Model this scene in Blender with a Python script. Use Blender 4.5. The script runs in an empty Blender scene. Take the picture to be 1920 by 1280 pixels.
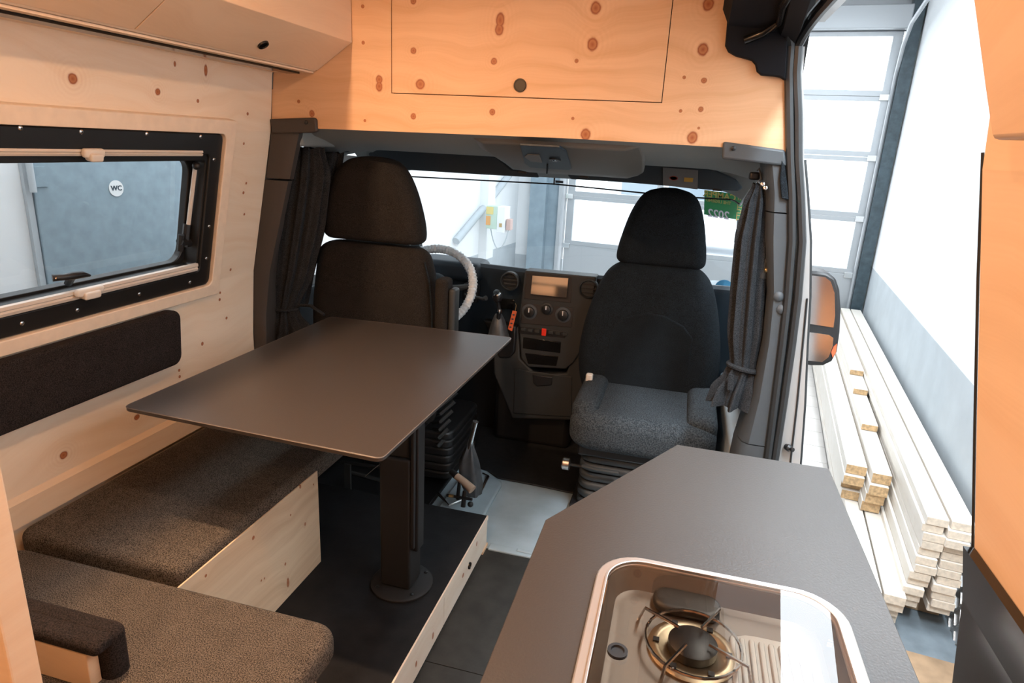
import bpy, math, random
from mathutils import Vector, Matrix
random.seed(7)
S = bpy.context.scene
COL = S.collection
PI = math.pi
R_ = math.radians

# ------------------------------------------------------------------ camera
FPX = 1221.58
CAM = Vector((0, 0, 1.5))
_yaw, _pitch, _roll = R_(14.11438), R_(16.79134), R_(3.03056)
_f = Vector((-math.sin(_yaw) * math.cos(_pitch), math.cos(_yaw) * math.cos(_pitch), -math.sin(_pitch)))
_r = Vector((math.cos(_yaw), math.sin(_yaw), 0))
_u = _r.cross(_f)
RR = math.cos(_roll) * _r + math.sin(_roll) * _u
UU = -math.sin(_roll) * _r + math.cos(_roll) * _u
cam = bpy.data.cameras.new('camera')
cam.sensor_width = 36
cam.lens = FPX / 1920 * 36
cam.clip_start = 0.02
camo = bpy.data.objects.new('camera', cam)
COL.objects.link(camo)
camo.matrix_world = Matrix(((RR.x, UU.x, -_f.x, 0), (RR.y, UU.y, -_f.y, 0), (RR.z, UU.z, -_f.z, 1.5), (0, 0, 0, 1)))
S.camera = camo

# ------------------------------------------------------------------ world, lights, exposure
S.view_settings.view_transform = 'Standard'
S.view_settings.look = 'None'
S.view_settings.gamma = 1
S.view_settings.use_curve_mapping = False
S.view_settings.exposure = 0.95
W = bpy.data.worlds.new('world')
S.world = W
W.use_nodes = True
W.node_tree.nodes['Background'].inputs[0].default_value = (0.93, 0.97, 1, 1)
W.node_tree.nodes['Background'].inputs[1].default_value = 2.1

# garage frame: turned 6.56 degrees clockwise against the van
GA = R_(6.56)
GX = Vector((math.cos(GA), -math.sin(GA), 0))
GY = Vector((math.sin(GA), math.cos(GA), 0))
def g(x, y, z):
    return GX * x + GY * y + Vector((0, 0, z))

def area(name, loc, size, power, color, target=None, rotz=0):
    l = bpy.data.lights.new(name, 'AREA')
    l.shape = 'RECTANGLE'
    l.size, l.size_y = size
    l.energy = power
    l.color = color
    o = bpy.data.objects.new(name, l)
    COL.objects.link(o)
    o.location = loc
    if target is None:
        o.rotation_euler = (0, 0, rotz)
    else:
        o.rotation_euler = (Vector(target) - Vector(loc)).to_track_quat('-Z', 'Y').to_euler()
    return o
COOL = (0.82, 0.92, 1.0)
WARM = (1.0, 0.62, 0.37)
area('garage_tube_and_fill_light', g(-1.2, 6.2, 3.1), (1.6, 2.4), 34, COOL, rotz=-GA)  # unseen fill light, supplied to brighten the far garage
area('garage_tube_and_fill_light', g(-2.3, 1.5, 3.1), (0.5, 3.0), 20, COOL, rotz=-GA)  # unseen fill, added for the garage left of the van
area('garage_tube_and_fill_light', g(0.66, 0.5, 3.05), (0.15, 1.1), 72, COOL, rotz=-GA)
area('garage_tube_and_fill_light', g(0.6, 2.3, 3.1), (0.3, 1.6), 40, COOL, rotz=-GA)  # fill light added by the open door to brighten the van's left wall
area('garage_tube_and_fill_light', g(0.6, 4.6, 3.1), (0.3, 3.2), 20, COOL, rotz=-GA)  # another unseen fill, added for the right side of the garage
def spot(loc, power, r):
    l = bpy.data.lights.new('ceiling_spot_and_fill_light', 'AREA')
    l.shape = 'DISK'
    l.size = r
    l.energy = power
    l.color = WARM
    o = bpy.data.objects.new('ceiling_spot_and_fill_light', l)
    COL.objects.link(o)
    o.location = loc
spot((-1.1, 1.05, 2.035), 16, .045)
spot((-0.45, 0.75, 2.035), 3.5, .06)
spot((-0.5, 1.35, 2.035), 1.4, .06)  # unseen fill, added to warm the front ceiling mirrored in the hob lid
spot((-0.45, -0.3, 2.035), 6, .06)
spot((-1.05, 0.1, 2.035), 3.5, .06)

# ------------------------------------------------------------------ helpers
def at(px, py, ax, v):
    """where the sight line through a pixel meets the plane ax = v"""
    d = RR * ((px - 960) / FPX) + UU * (-(py - 640) / FPX) + _f
    i = 'XYZ'.index(ax)
    return CAM + d * ((v - CAM[i]) / d[i])
def atg(px, py, ax, v):
    d = RR * ((px - 960) / FPX) + UU * (-(py - 640) / FPX) + _f
    n = GX if ax == 'X' else GY
    return CAM + d * ((v - CAM.dot(n)) / d.dot(n))

def tag(o, label=None, cat=None, group=None, kind=None):
    if label: o['label'] = label
    if cat: o['category'] = cat
    if group: o['group'] = group
    if kind: o['kind'] = kind
    return o

def thing(name, label, cat, loc=(0, 0, 0), group=None, kind=None, rz=0):
    o = bpy.data.objects.new(name, None)
    COL.objects.link(o)
    o.empty_display_size = .05
    o.location = loc
    o.rotation_euler = (0, 0, rz)
    tag(o, label, cat, group, kind)
    bpy.context.view_layer.update() if False else None
    return o

def woff(o):
    v = Vector((0, 0, 0))
    while o is not None:
        v += Vector(o.location)
        o = o.parent
    return v

class MB:
    def __init__(s): s.v = []; s.f = []
    def add(s, vs, fs):
        n = len(s.v)
        s.v += [Vector(p) for p in vs]
        s.f += [tuple(i + n for i in q) for q in fs]
        return s
    def box(s, x0, x1, y0, y1, z0, z1, M=None):
        vs = [Vector((x, y, z)) for z in (z0, z1) for y in (y0, y1) for x in (x0, x1)]
        if M is not None: vs = [M(p) for p in vs]
        return s.add(vs, [(0, 2, 3, 1), (4, 5, 7, 6), (0, 1, 5, 4), (2, 6, 7, 3), (0, 4, 6, 2), (1, 3, 7, 5)])
    def prism(s, pts, vec):
        vec = Vector(vec); n = len(pts)
        vs = [Vector(p) for p in pts] + [Vector(p) + vec for p in pts]
        return s.add(vs, [tuple(range(n))[::-1], tuple(range(n, 2 * n))] + [(i, (i + 1) % n, (i + 1) % n + n, i + n) for i in range(n)])
    def loft(s, rings, cap=True, closed=True):
        m = len(rings[0]); vs = [p for r in rings for p in r]; fs = []
        for k in range(len(rings) - 1):
            for i in range(m if closed else m - 1):
                j = (i + 1) % m
                fs.append((k * m + i, k * m + j, (k + 1) * m + j, (k + 1) * m + i))
        if cap:
            fs.append(tuple(range(m))[::-1]); fs.append(tuple(range((len(rings) - 1) * m, len(rings) * m)))
        return s.add(vs, fs)
    def tube(s, pts, r, n=8, cap=True, closed=False):
        pts = [Vector(p) for p in pts]; rings = []
        N = len(pts); prev = None
        for i, p in enumerate(pts):
            a = pts[i - 1] if (i or closed) else pts[0]; b = pts[(i + 1) % N] if (i < N - 1 or closed) else pts[-1]
            t = (b - a).normalized()
            if prev is None:
                w = Vector((0, 0, 1)) if abs(t.z) < .9 else Vector((1, 0, 0))
                e1 = t.cross(w).normalized()
            else:
                e1 = (prev - t * prev.dot(t)).normalized()
            prev = e1; e2 = t.cross(e1)
            rr = r[i] if isinstance(r, (list, tuple)) else r
            rings.append([p + e1 * rr * math.cos(2 * PI * k / n) + e2 * rr * math.sin(2 * PI * k / n) for k in range(n)])
        if closed: rings.append(rings[0]); cap = False
        return s.loft(rings, cap)
    def lathe(s, c, prof, axis=(0, 0, 1), n=24):
        ax = Vector(axis).normalized(); w = Vector((0, 0, 1)) if abs(ax.z) < .9 else Vector((1, 0, 0))
        e1 = ax.cross(w).normalized(); e2 = ax.cross(e1); c = Vector(c)
        return s.loft([[c + ax * h + (e1 * math.cos(2 * PI * k / n) + e2 * math.sin(2 * PI * k / n)) * max(r, 1e-5) for k in range(n)] for r, h in prof])
    def ball(s, c, rad, n=12, m=8):
        c = Vector(c); rad = Vector(rad) if not isinstance(rad, (int, float)) else Vector((rad,) * 3)
        return s.loft([[c + Vector((rad.x * math.sin(PI * j / m) * math.cos(2 * PI * k / n), rad.y * math.sin(PI * j / m) * math.sin(2 * PI * k / n), -rad.z * math.cos(PI * j / m))) for k in range(n)] for j in [.02] + list(range(1, m)) + [m - .02]])
    def pillow(s, x0, x1, y0, y1, z0, z1, r, rc=None, axis='z', rb=None, n=6, M=None):
        """rounded slab, rounded corners rc in the plane, edges r"""
        rc = rc if rc is not None else r * 1.4
        rb = r if rb is None else rb
        if axis == 'z': T = lambda a, b, c: Vector((a, b, c))
        elif axis == 'y': T = lambda a, b, c: Vector((a, c, b))
        else: T = lambda a, b, c: Vector((c, a, b))
        if axis == 'z': A = (x0, x1, y0, y1, z0, z1)
        elif axis == 'y': A = (x0, x1, z0, z1, y0, y1)
        else: A = (y0, y1, z0, z1, x0, x1)
        a0, a1, b0, b1, c0, c1 = A; rings = []
        st = [(c0 + rb * (1 - math.cos(t * PI / 2 / n)), rb * (1 - math.sin(t * PI / 2 / n))) for t in range(n + 1)] + \
             [(c1 - r * (1 - math.cos(t * PI / 2 / n)), r * (1 - math.sin(t * PI / 2 / n))) for t in range(n, -1, -1)]
        for c, i in st:
            ring = rrect(a0 + i, a1 - i, b0 + i, b1 - i, max(rc - i * .6, .002))
            rings.append([T(a, b, c) for a, b in ring])
        if M is not None: rings = [[M(p) for p in q] for q in rings]
        return s.loft(rings)
    def build(s, name, mat, parent=None, smooth=True, bevel=0, seg=2, angle=40, loc=None, subsurf=0):
        me = bpy.data.meshes.new(name)
        if parent is not None:
            off = woff(parent); rot = 0
            p = parent
            while p is not None: rot += p.rotation_euler.z; p = p.parent
            if rot:
                Mi = Matrix.Rotation(-rot, 3, 'Z')
                vs = [Mi @ (v - off) for v in s.v]
            else: vs = [v - off for v in s.v]
        else:
            if loc is None:
                loc = Vector(((min(v.x for v in s.v) + max(v.x for v in s.v)) / 2, (min(v.y for v in s.v) + max(v.y for v in s.v)) / 2, min(v.z for v in s.v)))
            vs = [v - Vector(loc) for v in s.v]
        me.from_pydata([tuple(v) for v in vs], [], s.f)
        me.validate()
        import bmesh
        b = bmesh.new(); b.from_mesh(me); bmesh.ops.recalc_face_normals(b, faces=b.faces); b.to_mesh(me); b.free()
        if smooth:
            for p in me.polygons: p.use_smooth = True
            me.set_sharp_from_angle(angle=R_(angle))
        me.materials.append(mat)
        o = bpy.data.objects.new(name, me)
        COL.objects.link(o)
        if parent is not None: o.parent = parent
        else: o.location = loc
        if bevel:
            m = o.modifiers.new('bevel', 'BEVEL'); m.width = bevel; m.segments = seg; m.limit_method = 'ANGLE'; m.angle_limit = R_(35)
        if subsurf:
            m = o.modifiers.new('sub', 'SUBSURF'); m.levels = subsurf; m.render_levels = subsurf
        return o

def rrect(a0, a1, b0, b1, r, n=5):
    r = min(r, (a1 - a0) / 2 * .99, (b1 - b0) / 2 * .99); out = []
    for cx, cy, st in ((a1 - r, b1 - r, 0), (a0 + r, b1 - r, 1), (a0 + r, b0 + r, 2), (a1 - r, b0 + r, 3)):
        for k in range(n + 1):
            t = (st + k / n) * PI / 2
            out.append((cx + r * math.cos(t), cy + r * math.sin(t)))
    return out

def text_part(name, s, size, mat, parent, origin, ex, ey, mirror=False, depth=.0006, align='CENTER'):
    """flat lettering; ex/ey are the reading and up directions"""
    cu = bpy.data.curves.new(name, 'FONT'); cu.body = s; cu.size = size; cu.align_x = align; cu.align_y = 'CENTER'; cu.extrude = depth; cu.resolution_u = 3; cu.offset = size * .022
    o = bpy.data.objects.new('tmp', cu); COL.objects.link(o)
    dg = bpy.context.evaluated_depsgraph_get(); dg.update()
    me = bpy.data.meshes.new_from_object(o.evaluated_get(dg))
    bpy.data.objects.remove(o)
    ex = Vector(ex).normalized(); ey = Vector(ey).normalized(); ez = ex.cross(ey)
    off = woff(parent)
    for v in me.vertices:
        c = v.co.copy()
        v.co = Vector(origin) + ex * c.x + ey * c.y + ez * c.z - off
    me.materials.clear(); me.materials.append(mat)
    q = bpy.data.objects.new(name, me); COL.objects.link(q); q.parent = parent
    return q

# ------------------------------------------------------------------ materials
def mat(name, col, rough=.5, metal=0, spec=.5, noise=0, nscale=40, bump=0, bscale=200, sheen=0, emit=None, estr=0, coat=0):
    m = bpy.data.materials.new(name); m.use_nodes = True
    nt = m.node_tree; b = nt.nodes['Principled BSDF']
    b.inputs['Base Color'].default_value = (*col, 1)
    b.inputs['Roughness'].default_value = rough
    b.inputs['Metallic'].default_value = metal
    b.inputs['Specular IOR Level'].default_value = spec
    if sheen: b.inputs['Sheen Weight'].default_value = sheen; b.inputs['Sheen Roughness'].default_value = .5
    if coat: b.inputs['Coat Weight'].default_value = coat
    if emit: b.inputs['Emission Color'].default_value = (*emit, 1); b.inputs['Emission Strength'].default_value = estr
    geo = nt.nodes.new('ShaderNodeNewGeometry')
    if noise:
        t = nt.nodes.new('ShaderNodeTexNoise'); t.inputs['Scale'].default_value = nscale; t.inputs['Detail'].default_value = 5
        nt.links.new(geo.outputs['Position'], t.inputs['Vector'])
        rp = nt.nodes.new('ShaderNodeMapRange'); rp.inputs[1].default_value = .3; rp.inputs[2].default_value = .7
        rp.inputs[3].default_value = 1 - noise; rp.inputs[4].default_value = 1 + noise
        nt.links.new(t.outputs[0], rp.inputs[0])
        mx = nt.nodes.new('ShaderNodeVectorMath'); mx.operation = 'SCALE'; mx.inputs[0].default_value = col
        nt.links.new(rp.outputs[0], mx.inputs['Scale']); nt.links.new(mx.outputs[0], b.inputs['Base Color'])
    if bump:
        t = nt.nodes.new('ShaderNodeTexNoise'); t.inputs['Scale'].default_value = bscale; t.inputs['Detail'].default_value = 3
        nt.links.new(geo.outputs['Position'], t.inputs['Vector'])
        bp = nt.nodes.new('ShaderNodeBump'); bp.inputs['Strength'].default_value = bump; bp.inputs['Distance'].default_value = .002
        nt.links.new(t.outputs[0], bp.inputs['Height']); nt.links.new(bp.outputs[0], b.inputs['Normal'])
    return m

def wood(name, u='X', v='Z', knots=(), c1=(.80, .60, .42), c2=(.66, .44, .27), kc=(.30, .085, .035), rough=.5, planks=0, gs=1.0):
    """pine: grain runs along u; knots = [(u, v, ru, rv)] in metres"""
    m = bpy.data.materials.new(name); m.use_nodes = True
    nt = m.node_tree; N = nt.nodes; L = nt.links; b = N['Principled BSDF']
    b.inputs['Roughness'].default_value = rough; b.inputs['Specular IOR Level'].default_value = .3
    geo = N.new('ShaderNodeNewGeometry'); sp = N.new('ShaderNodeSeparateXYZ'); L.new(geo.outputs['Position'], sp.inputs[0])
    uv = N.new('ShaderNodeCombineXYZ'); L.new(sp.outputs[u], uv.inputs[0]); L.new(sp.outputs[v], uv.inputs[1])
    def M(op, a, c=None):
        n = N.new('ShaderNodeMath'); n.operation = op
        for i, q in enumerate((a, c)):
            if q is None: continue
            if isinstance(q, (int, float)): n.inputs[i].default_value = q
            else: L.new(q, n.inputs[i])
        return n.outputs[0]
    dmin = None
    for (ku, kv, ru, rv) in knots:
        s1 = N.new('ShaderNodeVectorMath'); s1.operation = 'SUBTRACT'; L.new(uv.outputs[0], s1.inputs[0]); s1.inputs[1].default_value = (ku, kv, 0)
        s2 = N.new('ShaderNodeVectorMath'); s2.operation = 'DIVIDE'; L.new(s1.outputs[0], s2.inputs[0]); s2.inputs[1].default_value = (ru, rv, 1)
        s3 = N.new('ShaderNodeVectorMath'); s3.operation = 'LENGTH'; L.new(s2.outputs[0], s3.inputs[0])
        dmin = s3.outputs['Value'] if dmin is None else M('MINIMUM', dmin, s3.outputs['Value'])
    wn = N.new('ShaderNodeTexNoise'); wn.inputs['Scale'].default_value = 2.2; wn.inputs['Detail'].default_value = 2; L.new(uv.outputs[0], wn.inputs['Vector'])
    vv = M('ADD', sp.outputs[v], M('MULTIPLY', wn.outputs[0], .22))
    if dmin is not None:
        halo = M('EXPONENT', M('MULTIPLY', dmin, -.45))
        vv = M('ADD', vv, M('MULTIPLY', halo, .035))
    st = N.new('ShaderNodeCombineXYZ'); L.new(M('MULTIPLY', sp.outputs[u], 1.3), st.inputs[0]); L.new(M('MULTIPLY', vv, 26 * gs), st.inputs[1])
    if planks:
        L.new(M('MULTIPLY', M('FLOOR', M('DIVIDE', sp.outputs[v], planks)), 3.7), st.inputs[2])
    t1 = N.new('ShaderNodeTexNoise'); t1.inputs['Scale'].default_value = 1; t1.inputs['Detail'].default_value = 4; L.new(st.outputs[0], t1.inputs['Vector'])
    st2 = N.new('ShaderNodeCombineXYZ'); L.new(M('MULTIPLY', sp.outputs[u], 6), st2.inputs[0]); L.new(M('MULTIPLY', vv, 260), st2.inputs[1])
    t2 = N.new('ShaderNodeTexNoise'); t2.inputs['Scale'].default_value = 1; t2.inputs['Detail'].default_value = 2; L.new(st2.outputs[0], t2.inputs['Vector'])
    fac = M('ADD', M('MULTIPLY', t1.outputs[0], .8), M('MULTIPLY', t2.outputs[0], .2))
    mr = N.new('ShaderNodeMapRange'); mr.inputs[1].default_value = .40; mr.inputs[2].default_value = .72; mr.inputs[4].default_value = .75; L.new(fac, mr.inputs[0])
    mix = N.new('ShaderNodeMix'); mix.data_type = 'RGBA'; L.new(mr.outputs[0], mix.inputs[0]); mix.inputs[6].default_value = (*c1, 1); mix.inputs[7].default_value = (*c2, 1)
    out = mix.outputs[2]
    if dmin is not None:
        jn = N.new('ShaderNodeTexNoise'); jn.inputs['Scale'].default_value = 60; L.new(uv.outputs[0], jn.inputs['Vector'])
        dj = M('ADD', dmin, M('MULTIPLY', M('SUBTRACT', jn.outputs[0], .5), .35))
        rings = M('MULTIPLY', M('MULTIPLY', M('ADD', M('SINE', M('MULTIPLY', dj, 7)), 1), .16), M('EXPONENT', M('MULTIPLY', dj, -.5)))
        m2 = N.new('ShaderNodeMix'); m2.data_type = 'RGBA'; L.new(rings, m2.inputs[0]); L.new(out, m2.inputs[6]); m2.inputs[7].default_value = (.5, .25, .11, 1)
        rp = N.new('ShaderNodeValToRGB'); cr = rp.color_ramp
        cr.elements[0].position = 0; cr.elements[0].color = (*[c * 1.1 for c in kc], 1)
        e = cr.elements.new(.3); e.color = (.46, .19, .08, 1)
        e = cr.elements.new(.42); e.color = (*kc, 1)
        cr.elements[-1].position = 1; cr.elements[-1].color = (*kc, 1)
        L.new(M('MULTIPLY', dj, .5), rp.inputs[0])
        k = N.new('ShaderNodeMapRange'); k.inputs[1].default_value = .85; k.inputs[2].default_value = 1.15; k.inputs[3].default_value = 1; k.inputs[4].default_value = 0; L.new(dj, k.inputs[0])
        m3 = N.new('ShaderNodeMix'); m3.data_type = 'RGBA'; L.new(k.outputs[0], m3.inputs[0]); L.new(m2.outputs[2], m3.inputs[6]); L.new(rp.outputs[0], m3.inputs[7])
        out = m3.outputs[2]
    L.new(out, b.inputs['Base Color'])
    return m

def glass(name, tint=(.97, .98, .98), refl=.06, rough=.0):
    m = bpy.data.materials.new(name); m.use_nodes = True; nt = m.node_tree; N = nt.nodes
    N.remove(N['Principled BSDF']); out = N['Material Output']
    t = N.new('ShaderNodeBsdfTransparent'); t.inputs[0].default_value = (*tint, 1)
    gl = N.new('ShaderNodeBsdfGlossy'); gl.inputs['Roughness'].default_value = rough
    ge = N.new('ShaderNodeNewGeometry')
    dt = N.new('ShaderNodeVectorMath'); dt.operation = 'DOT_PRODUCT'; nt.links.new(ge.outputs['Normal'], dt.inputs[0]); nt.links.new(ge.outputs['Incoming'], dt.inputs[1])
    def Q(op, a, b_, c=None):
        n = N.new('ShaderNodeMath'); n.operation = op
        for k, q in enumerate((a, b_, c)):
            if q is None: continue
            if isinstance(q, (int, float)): n.inputs[k].default_value = q
            else: nt.links.new(q, n.inputs[k])
        return n.outputs[0]
    ab = Q('ABSOLUTE', dt.outputs['Value'], None)
    fz = Q('MULTIPLY_ADD', Q('POWER', Q('SUBTRACT', 1.0, ab), 5.0), 1 - refl, refl)
    mx = N.new('ShaderNodeMixShader'); nt.links.new(fz, mx.inputs[0]); nt.links.new(t.outputs[0], mx.inputs[1]); nt.links.new(gl.outputs[0], mx.inputs[2])
    nt.links.new(mx.outputs[0], out.inputs[0])
    return m

def felt(name, a, b_, scale=420, rough=.95):
    m = mat(name, a, rough, spec=.15, bump=.5, bscale=900)
    nt = m.node_tree; N = nt.nodes; L = nt.links; b = N['Principled BSDF']
    geo = [n for n in N if n.type == 'NEW_GEOMETRY'][0]
    t = N.new('ShaderNodeTexNoise'); t.inputs['Scale'].default_value = scale; t.inputs['Detail'].default_value = 3; L.new(geo.outputs['Position'], t.inputs['Vector'])
    t2 = N.new('ShaderNodeTexNoise'); t2.inputs['Scale'].default_value = 22; t2.inputs['Detail'].default_value = 3; L.new(geo.outputs['Position'], t2.inputs['Vector'])
    ad = N.new('ShaderNodeMath'); ad.operation = 'MULTIPLY_ADD'; L.new(t2.outputs[0], ad.inputs[0]); ad.inputs[1].default_value = .10; 
    s = N.new('ShaderNodeMath'); s.operation = 'SUBTRACT'; L.new(t.outputs[0], s.inputs[0]); s.inputs[1].default_value = .05; L.new(s.outputs[0], ad.inputs[2])
    mr = N.new('ShaderNodeMapRange'); mr.inputs[1].default_value = .38; mr.inputs[2].default_value = .62; L.new(ad.outputs[0], mr.inputs[0])
    mx = N.new('ShaderNodeMix'); mx.data_type = 'RGBA'; L.new(mr.outputs[0], mx.inputs[0]); mx.inputs[6].default_value = (*a, 1); mx.inputs[7].default_value = (*b_, 1)
    L.new(mx.outputs[2], b.inputs['Base Color'])
    return m

K = .0019
def kn(lst, ax, val, u, v, sc=K):
    out = []
    for q in lst:
        px, py, ra = q[0], q[1], q[2]; rb = q[3] if len(q) > 3 else ra
        p = at(px, py, ax, val)
        out.append((getattr(p, u), getattr(p, v), ra * sc, rb * sc))
    return out

YH = 2.09
hk = kn([(938, 38, 7, 11), (936, 55, 7, 9), (1117, 15, 8, 9), (1111, 83, 8, 10), (1328, 8, 8, 9), (1318, 93, 8, 9), (775, 95, 5), (926, 115, 5), (788, 158, 8), (711, 149, 6, 7), (711, 162, 6, 8), (775, 218, 5),
         (923, 210, 5), (1098, 252, 8, 9), (1298, 258, 8, 9), (1283, 145, 2.5), (1320, 151, 4), (1276, 208, 2.5), (1314, 205, 4), (1074, 222, 2.5), (681, 80, 3), (680, 12, 3), (585, 213, 5, 6), (684, 226, 2.5),
         (1081, 114, 3), (1310, 240, 2), (775, 2, 5), (560, 190, 3)], 'Y', YH, 'x', 'z')
M_header = wood('pine_header', 'X', 'Z', hk, c1=(.76, .49, .30), c2=(.62, .36, .19))
wk = kn([(98, 146, 7), (262, 171, 5), (350, 131, 4, 9), (290, 119, 2.5, 4), (340, 188, 3), (437, 212, 3), (485, 182, 2), (455, 343, 2.5), (453, 361, 3), (437, 268, 2.5), (462, 402, 2.5), (420, 441, 3), (455, 508, 3), (440, 552, 2.5), (440, 565, 3),
         (455, 600, 3), (413, 649, 3.5, 4)], 'X', -1.48, 'y', 'z', .00175)
wk += kn([(120, 853, 7, 6), (257, 782, 6, 5), (336, 694, 3), (337, 706, 3), (331, 791, 4, 3), (282, 813, 3, 3.5)], 'X', -1.555, 'y', 'z', .0017)
M_wall = wood('pine_wall', 'Y', 'Z', wk, c1=(.90, .76, .60), c2=(.82, .64, .46))
bk = kn([(563, 912, 3, 4), (545, 965, 2), (475, 1008, 3.5), (572, 982, 2, 4), (535, 1057, 2.5, 3), (540, 1092, 4, 10), (490, 1088, 2), (496, 1084, 2), (386, 1079, 2.5), (588, 908, 2)], 'X', -1.034, 'y', 'z', .0016)
M_bench = wood('pine_bench', 'Y', 'Z', bk, c1=(.78, .62, .44), c2=(.60, .42, .26), planks=.083)
M_pine = wood('pine_plain', 'Y', 'Z', c1=(.84, .66, .48), c2=(.76, .55, .37))
M_cab = wood('pine_cabinet', 'Y', 'Z', [(.44, 1.552, .006, .014), (.35, 1.62, .01, .01)], c1=(.82, .60, .41), c2=(.70, .47, .29), gs=.5)
M_pineX = wood('pine_cross', 'X', 'Z', [(-1.25, .47, .006, .004)], c1=(.80, .58, .38), c2=(.70, .46, .28), gs=.6)
sk = [(1.83, .07, .008, .008), (1.55, .05, .006, .012), (1.98, .1, .006, .01), (1.42, .06, .006, .01)]
M_step = wood('pine_step', 'Y', 'Z', sk, c1=(.86, .76, .64), c2=(.76, .62, .48))
M_frame = mat('window_surround_wood', (.88, .73, .57), .5, noise=.05, nscale=30)
M_edge = mat('ply_edge', (.8, .66, .5), .6)
M_felt = felt('bench_felt', (.022, .019, .017), (.17, .145, .12))
M_feltd = felt('backrest_felt', (.010, .009, .009), (.040, .032, .031))
M_seat = felt('seat_cloth_brown', (.010, .009, .008), (.032, .027, .024), 500)
M_seatb = felt('seat_cloth_black', (.005, .007, .009), (.021, .028, .035), 500)
M_plush = felt('seat_plush', (.022, .028, .033), (.066, .078, .088), 200)
M_curt = felt('curtain_wool', (.011, .012, .014), (.045, .049, .054), 500)
M_top = mat('worktop_laminate', (.042, .037, .034), .42, noise=.10, nscale=900, bump=.22, bscale=260, spec=.45)
M_table = mat('table_laminate', (.052, .044, .039), .36, noise=.10, nscale=900, bump=.12, bscale=350, spec=.5)
M_tedge = mat('table_edge', (.16, .13, .11), .5)
M_post = mat('table_post_paint', (.014, .013, .013), .6, spec=.35, noise=.15, nscale=500)
M_vinyl = mat('floor_vinyl', (.009, .009, .010), .62, spec=.3, noise=.45, nscale=14, bump=.2, bscale=120)
M_vinyl2 = mat('floor_vinyl_aisle', (.034, .034, .031), .6, spec=.35, noise=.25, nscale=14, bump=.2, bscale=120)
M_rubber = mat('cab_floor_rubber', (.42, .53, .59), .26, noise=.12, nscale=7)
M_mat = mat('cab_floor_mat', (.016, .017, .018), .6, noise=.3, nscale=40)
M_plb = mat('plastic_black', (.012, .012, .013), .4)
M_pld = mat('plastic_darkgrey', (.026, .028, .028), .55, bump=.2, bscale=900)
M_dash = mat('dash_plastic', (.014, .024, .034), .5, bump=.25, bscale=900)  # blue raised to carry the cool daylight of the cab
M_plbr = mat('plastic_brownish', (.055, .046, .041), .6, noise=.08, nscale=900)
M_pillar = mat('pillar_plastic', (.058, .068, .077), .55, bump=.2, bscale=900)
M_plg = mat('plastic_grey', (.15, .143, .13), .6, noise=.08, nscale=900)
M_head = mat('headliner', (.24, .26, .26), .9, noise=.1, nscale=700)
M_visor = mat('visor_cloth', (.03, .045, .058), .8, noise=.2, nscale=600)
M_seal = mat('rubber_seal', (.022, .025, .027), .45)
M_body = mat('van_body_silver', (.42, .41, .40), .35, metal=.1, coat=.2)
M_flock = mat('black_flock', (.008, .009, .012), .9, spec=.2)
M_steel = mat('brushed_steel', (.62, .60, .57), .28, metal=1)
M_chrome = mat('chrome', (.75, .75, .75), .12, metal=1)
M_black = mat('black_gloss', (.006, .006, .006), .15)
M_white = mat('white_plastic', (.75, .70, .63), .45)
M_rail = mat('blind_rail', (.66, .60, .53), .4)
M_blk = mat('window_frame_black', (.012, .012, .012), .35, bump=.15, bscale=600)
M_cover = mat('crinkled_plastic', (.62, .66, .68), .3, spec=.6)
M_red = mat('red_plastic', (.85, .035, .015), .4)
M_orange = mat('orange_tag', (.62, .12, .04), .6)
M_screen = mat('screen_glass', (.95, .85, .75), .08, metal=.95)
M_brass = mat('brass', (.6, .42, .2), .35, metal=1)
M_cone = mat('handbrake_sleeve', (.45, .33, .24), .8)
M_leather = mat('gaiter_leather', (.06, .065, .07), .4, noise=.3, nscale=30)
M_glass = glass('clear_glass')
M_glassw = glass('windshield_glass', (.93, .96, .97), .05)
M_lid = glass('tinted_lid_glass', (.66, .60, .54), .075)
M_gwall = mat('plaster_white', (.86, .87, .88), .8)
M_ggrey = mat('plaster_grey', (.50, .54, .57), .7, noise=.06, nscale=5)
M_wcdoor = mat('wc_door_grey', (.27, .35, .40), .5, noise=.10, nscale=18)
M_alu = mat('aluminium', (.46, .48, .50), .4, metal=.5)
M_gasket = mat('door_guide_dark', (.05, .075, .09), .4, noise=.3, nscale=20)
M_col = mat('steel_column_blue', (.26, .33, .38), .5, noise=.1, nscale=8)  # blue steel, lightened so the colour carries the windscreen haze
M_tile = mat('floor_tile', (.70, .66, .63), .4, noise=.05, nscale=4)
M_grout = mat('tile_grout', (.45, .42, .40), .8)
M_bord = wood('spruce_board', 'Y', 'X', [], c1=(.86, .80, .73), c2=(.78, .70, .60))
M_bend = mat('board_end_grain', (.55, .36, .19), .8, noise=.3, nscale=60)
M_bendp = mat('board_end_pale', (.76, .66, .54), .8, noise=.14, nscale=60)
M_conc = mat('concrete_dark', (.20, .24, .27), .6, noise=.2, nscale=10)
M_osb = mat('floor_board_brown', (.38, .25, .15), .7, noise=.2, nscale=12)
M_chk = mat('checker_plate_metal', (.6, .6, .6), .35, metal=.8)
M_ink = mat('dark_ink', (.03, .05, .07), .6)
M_paper = mat('white_sticker', (.82, .83, .83), .5)
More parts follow.
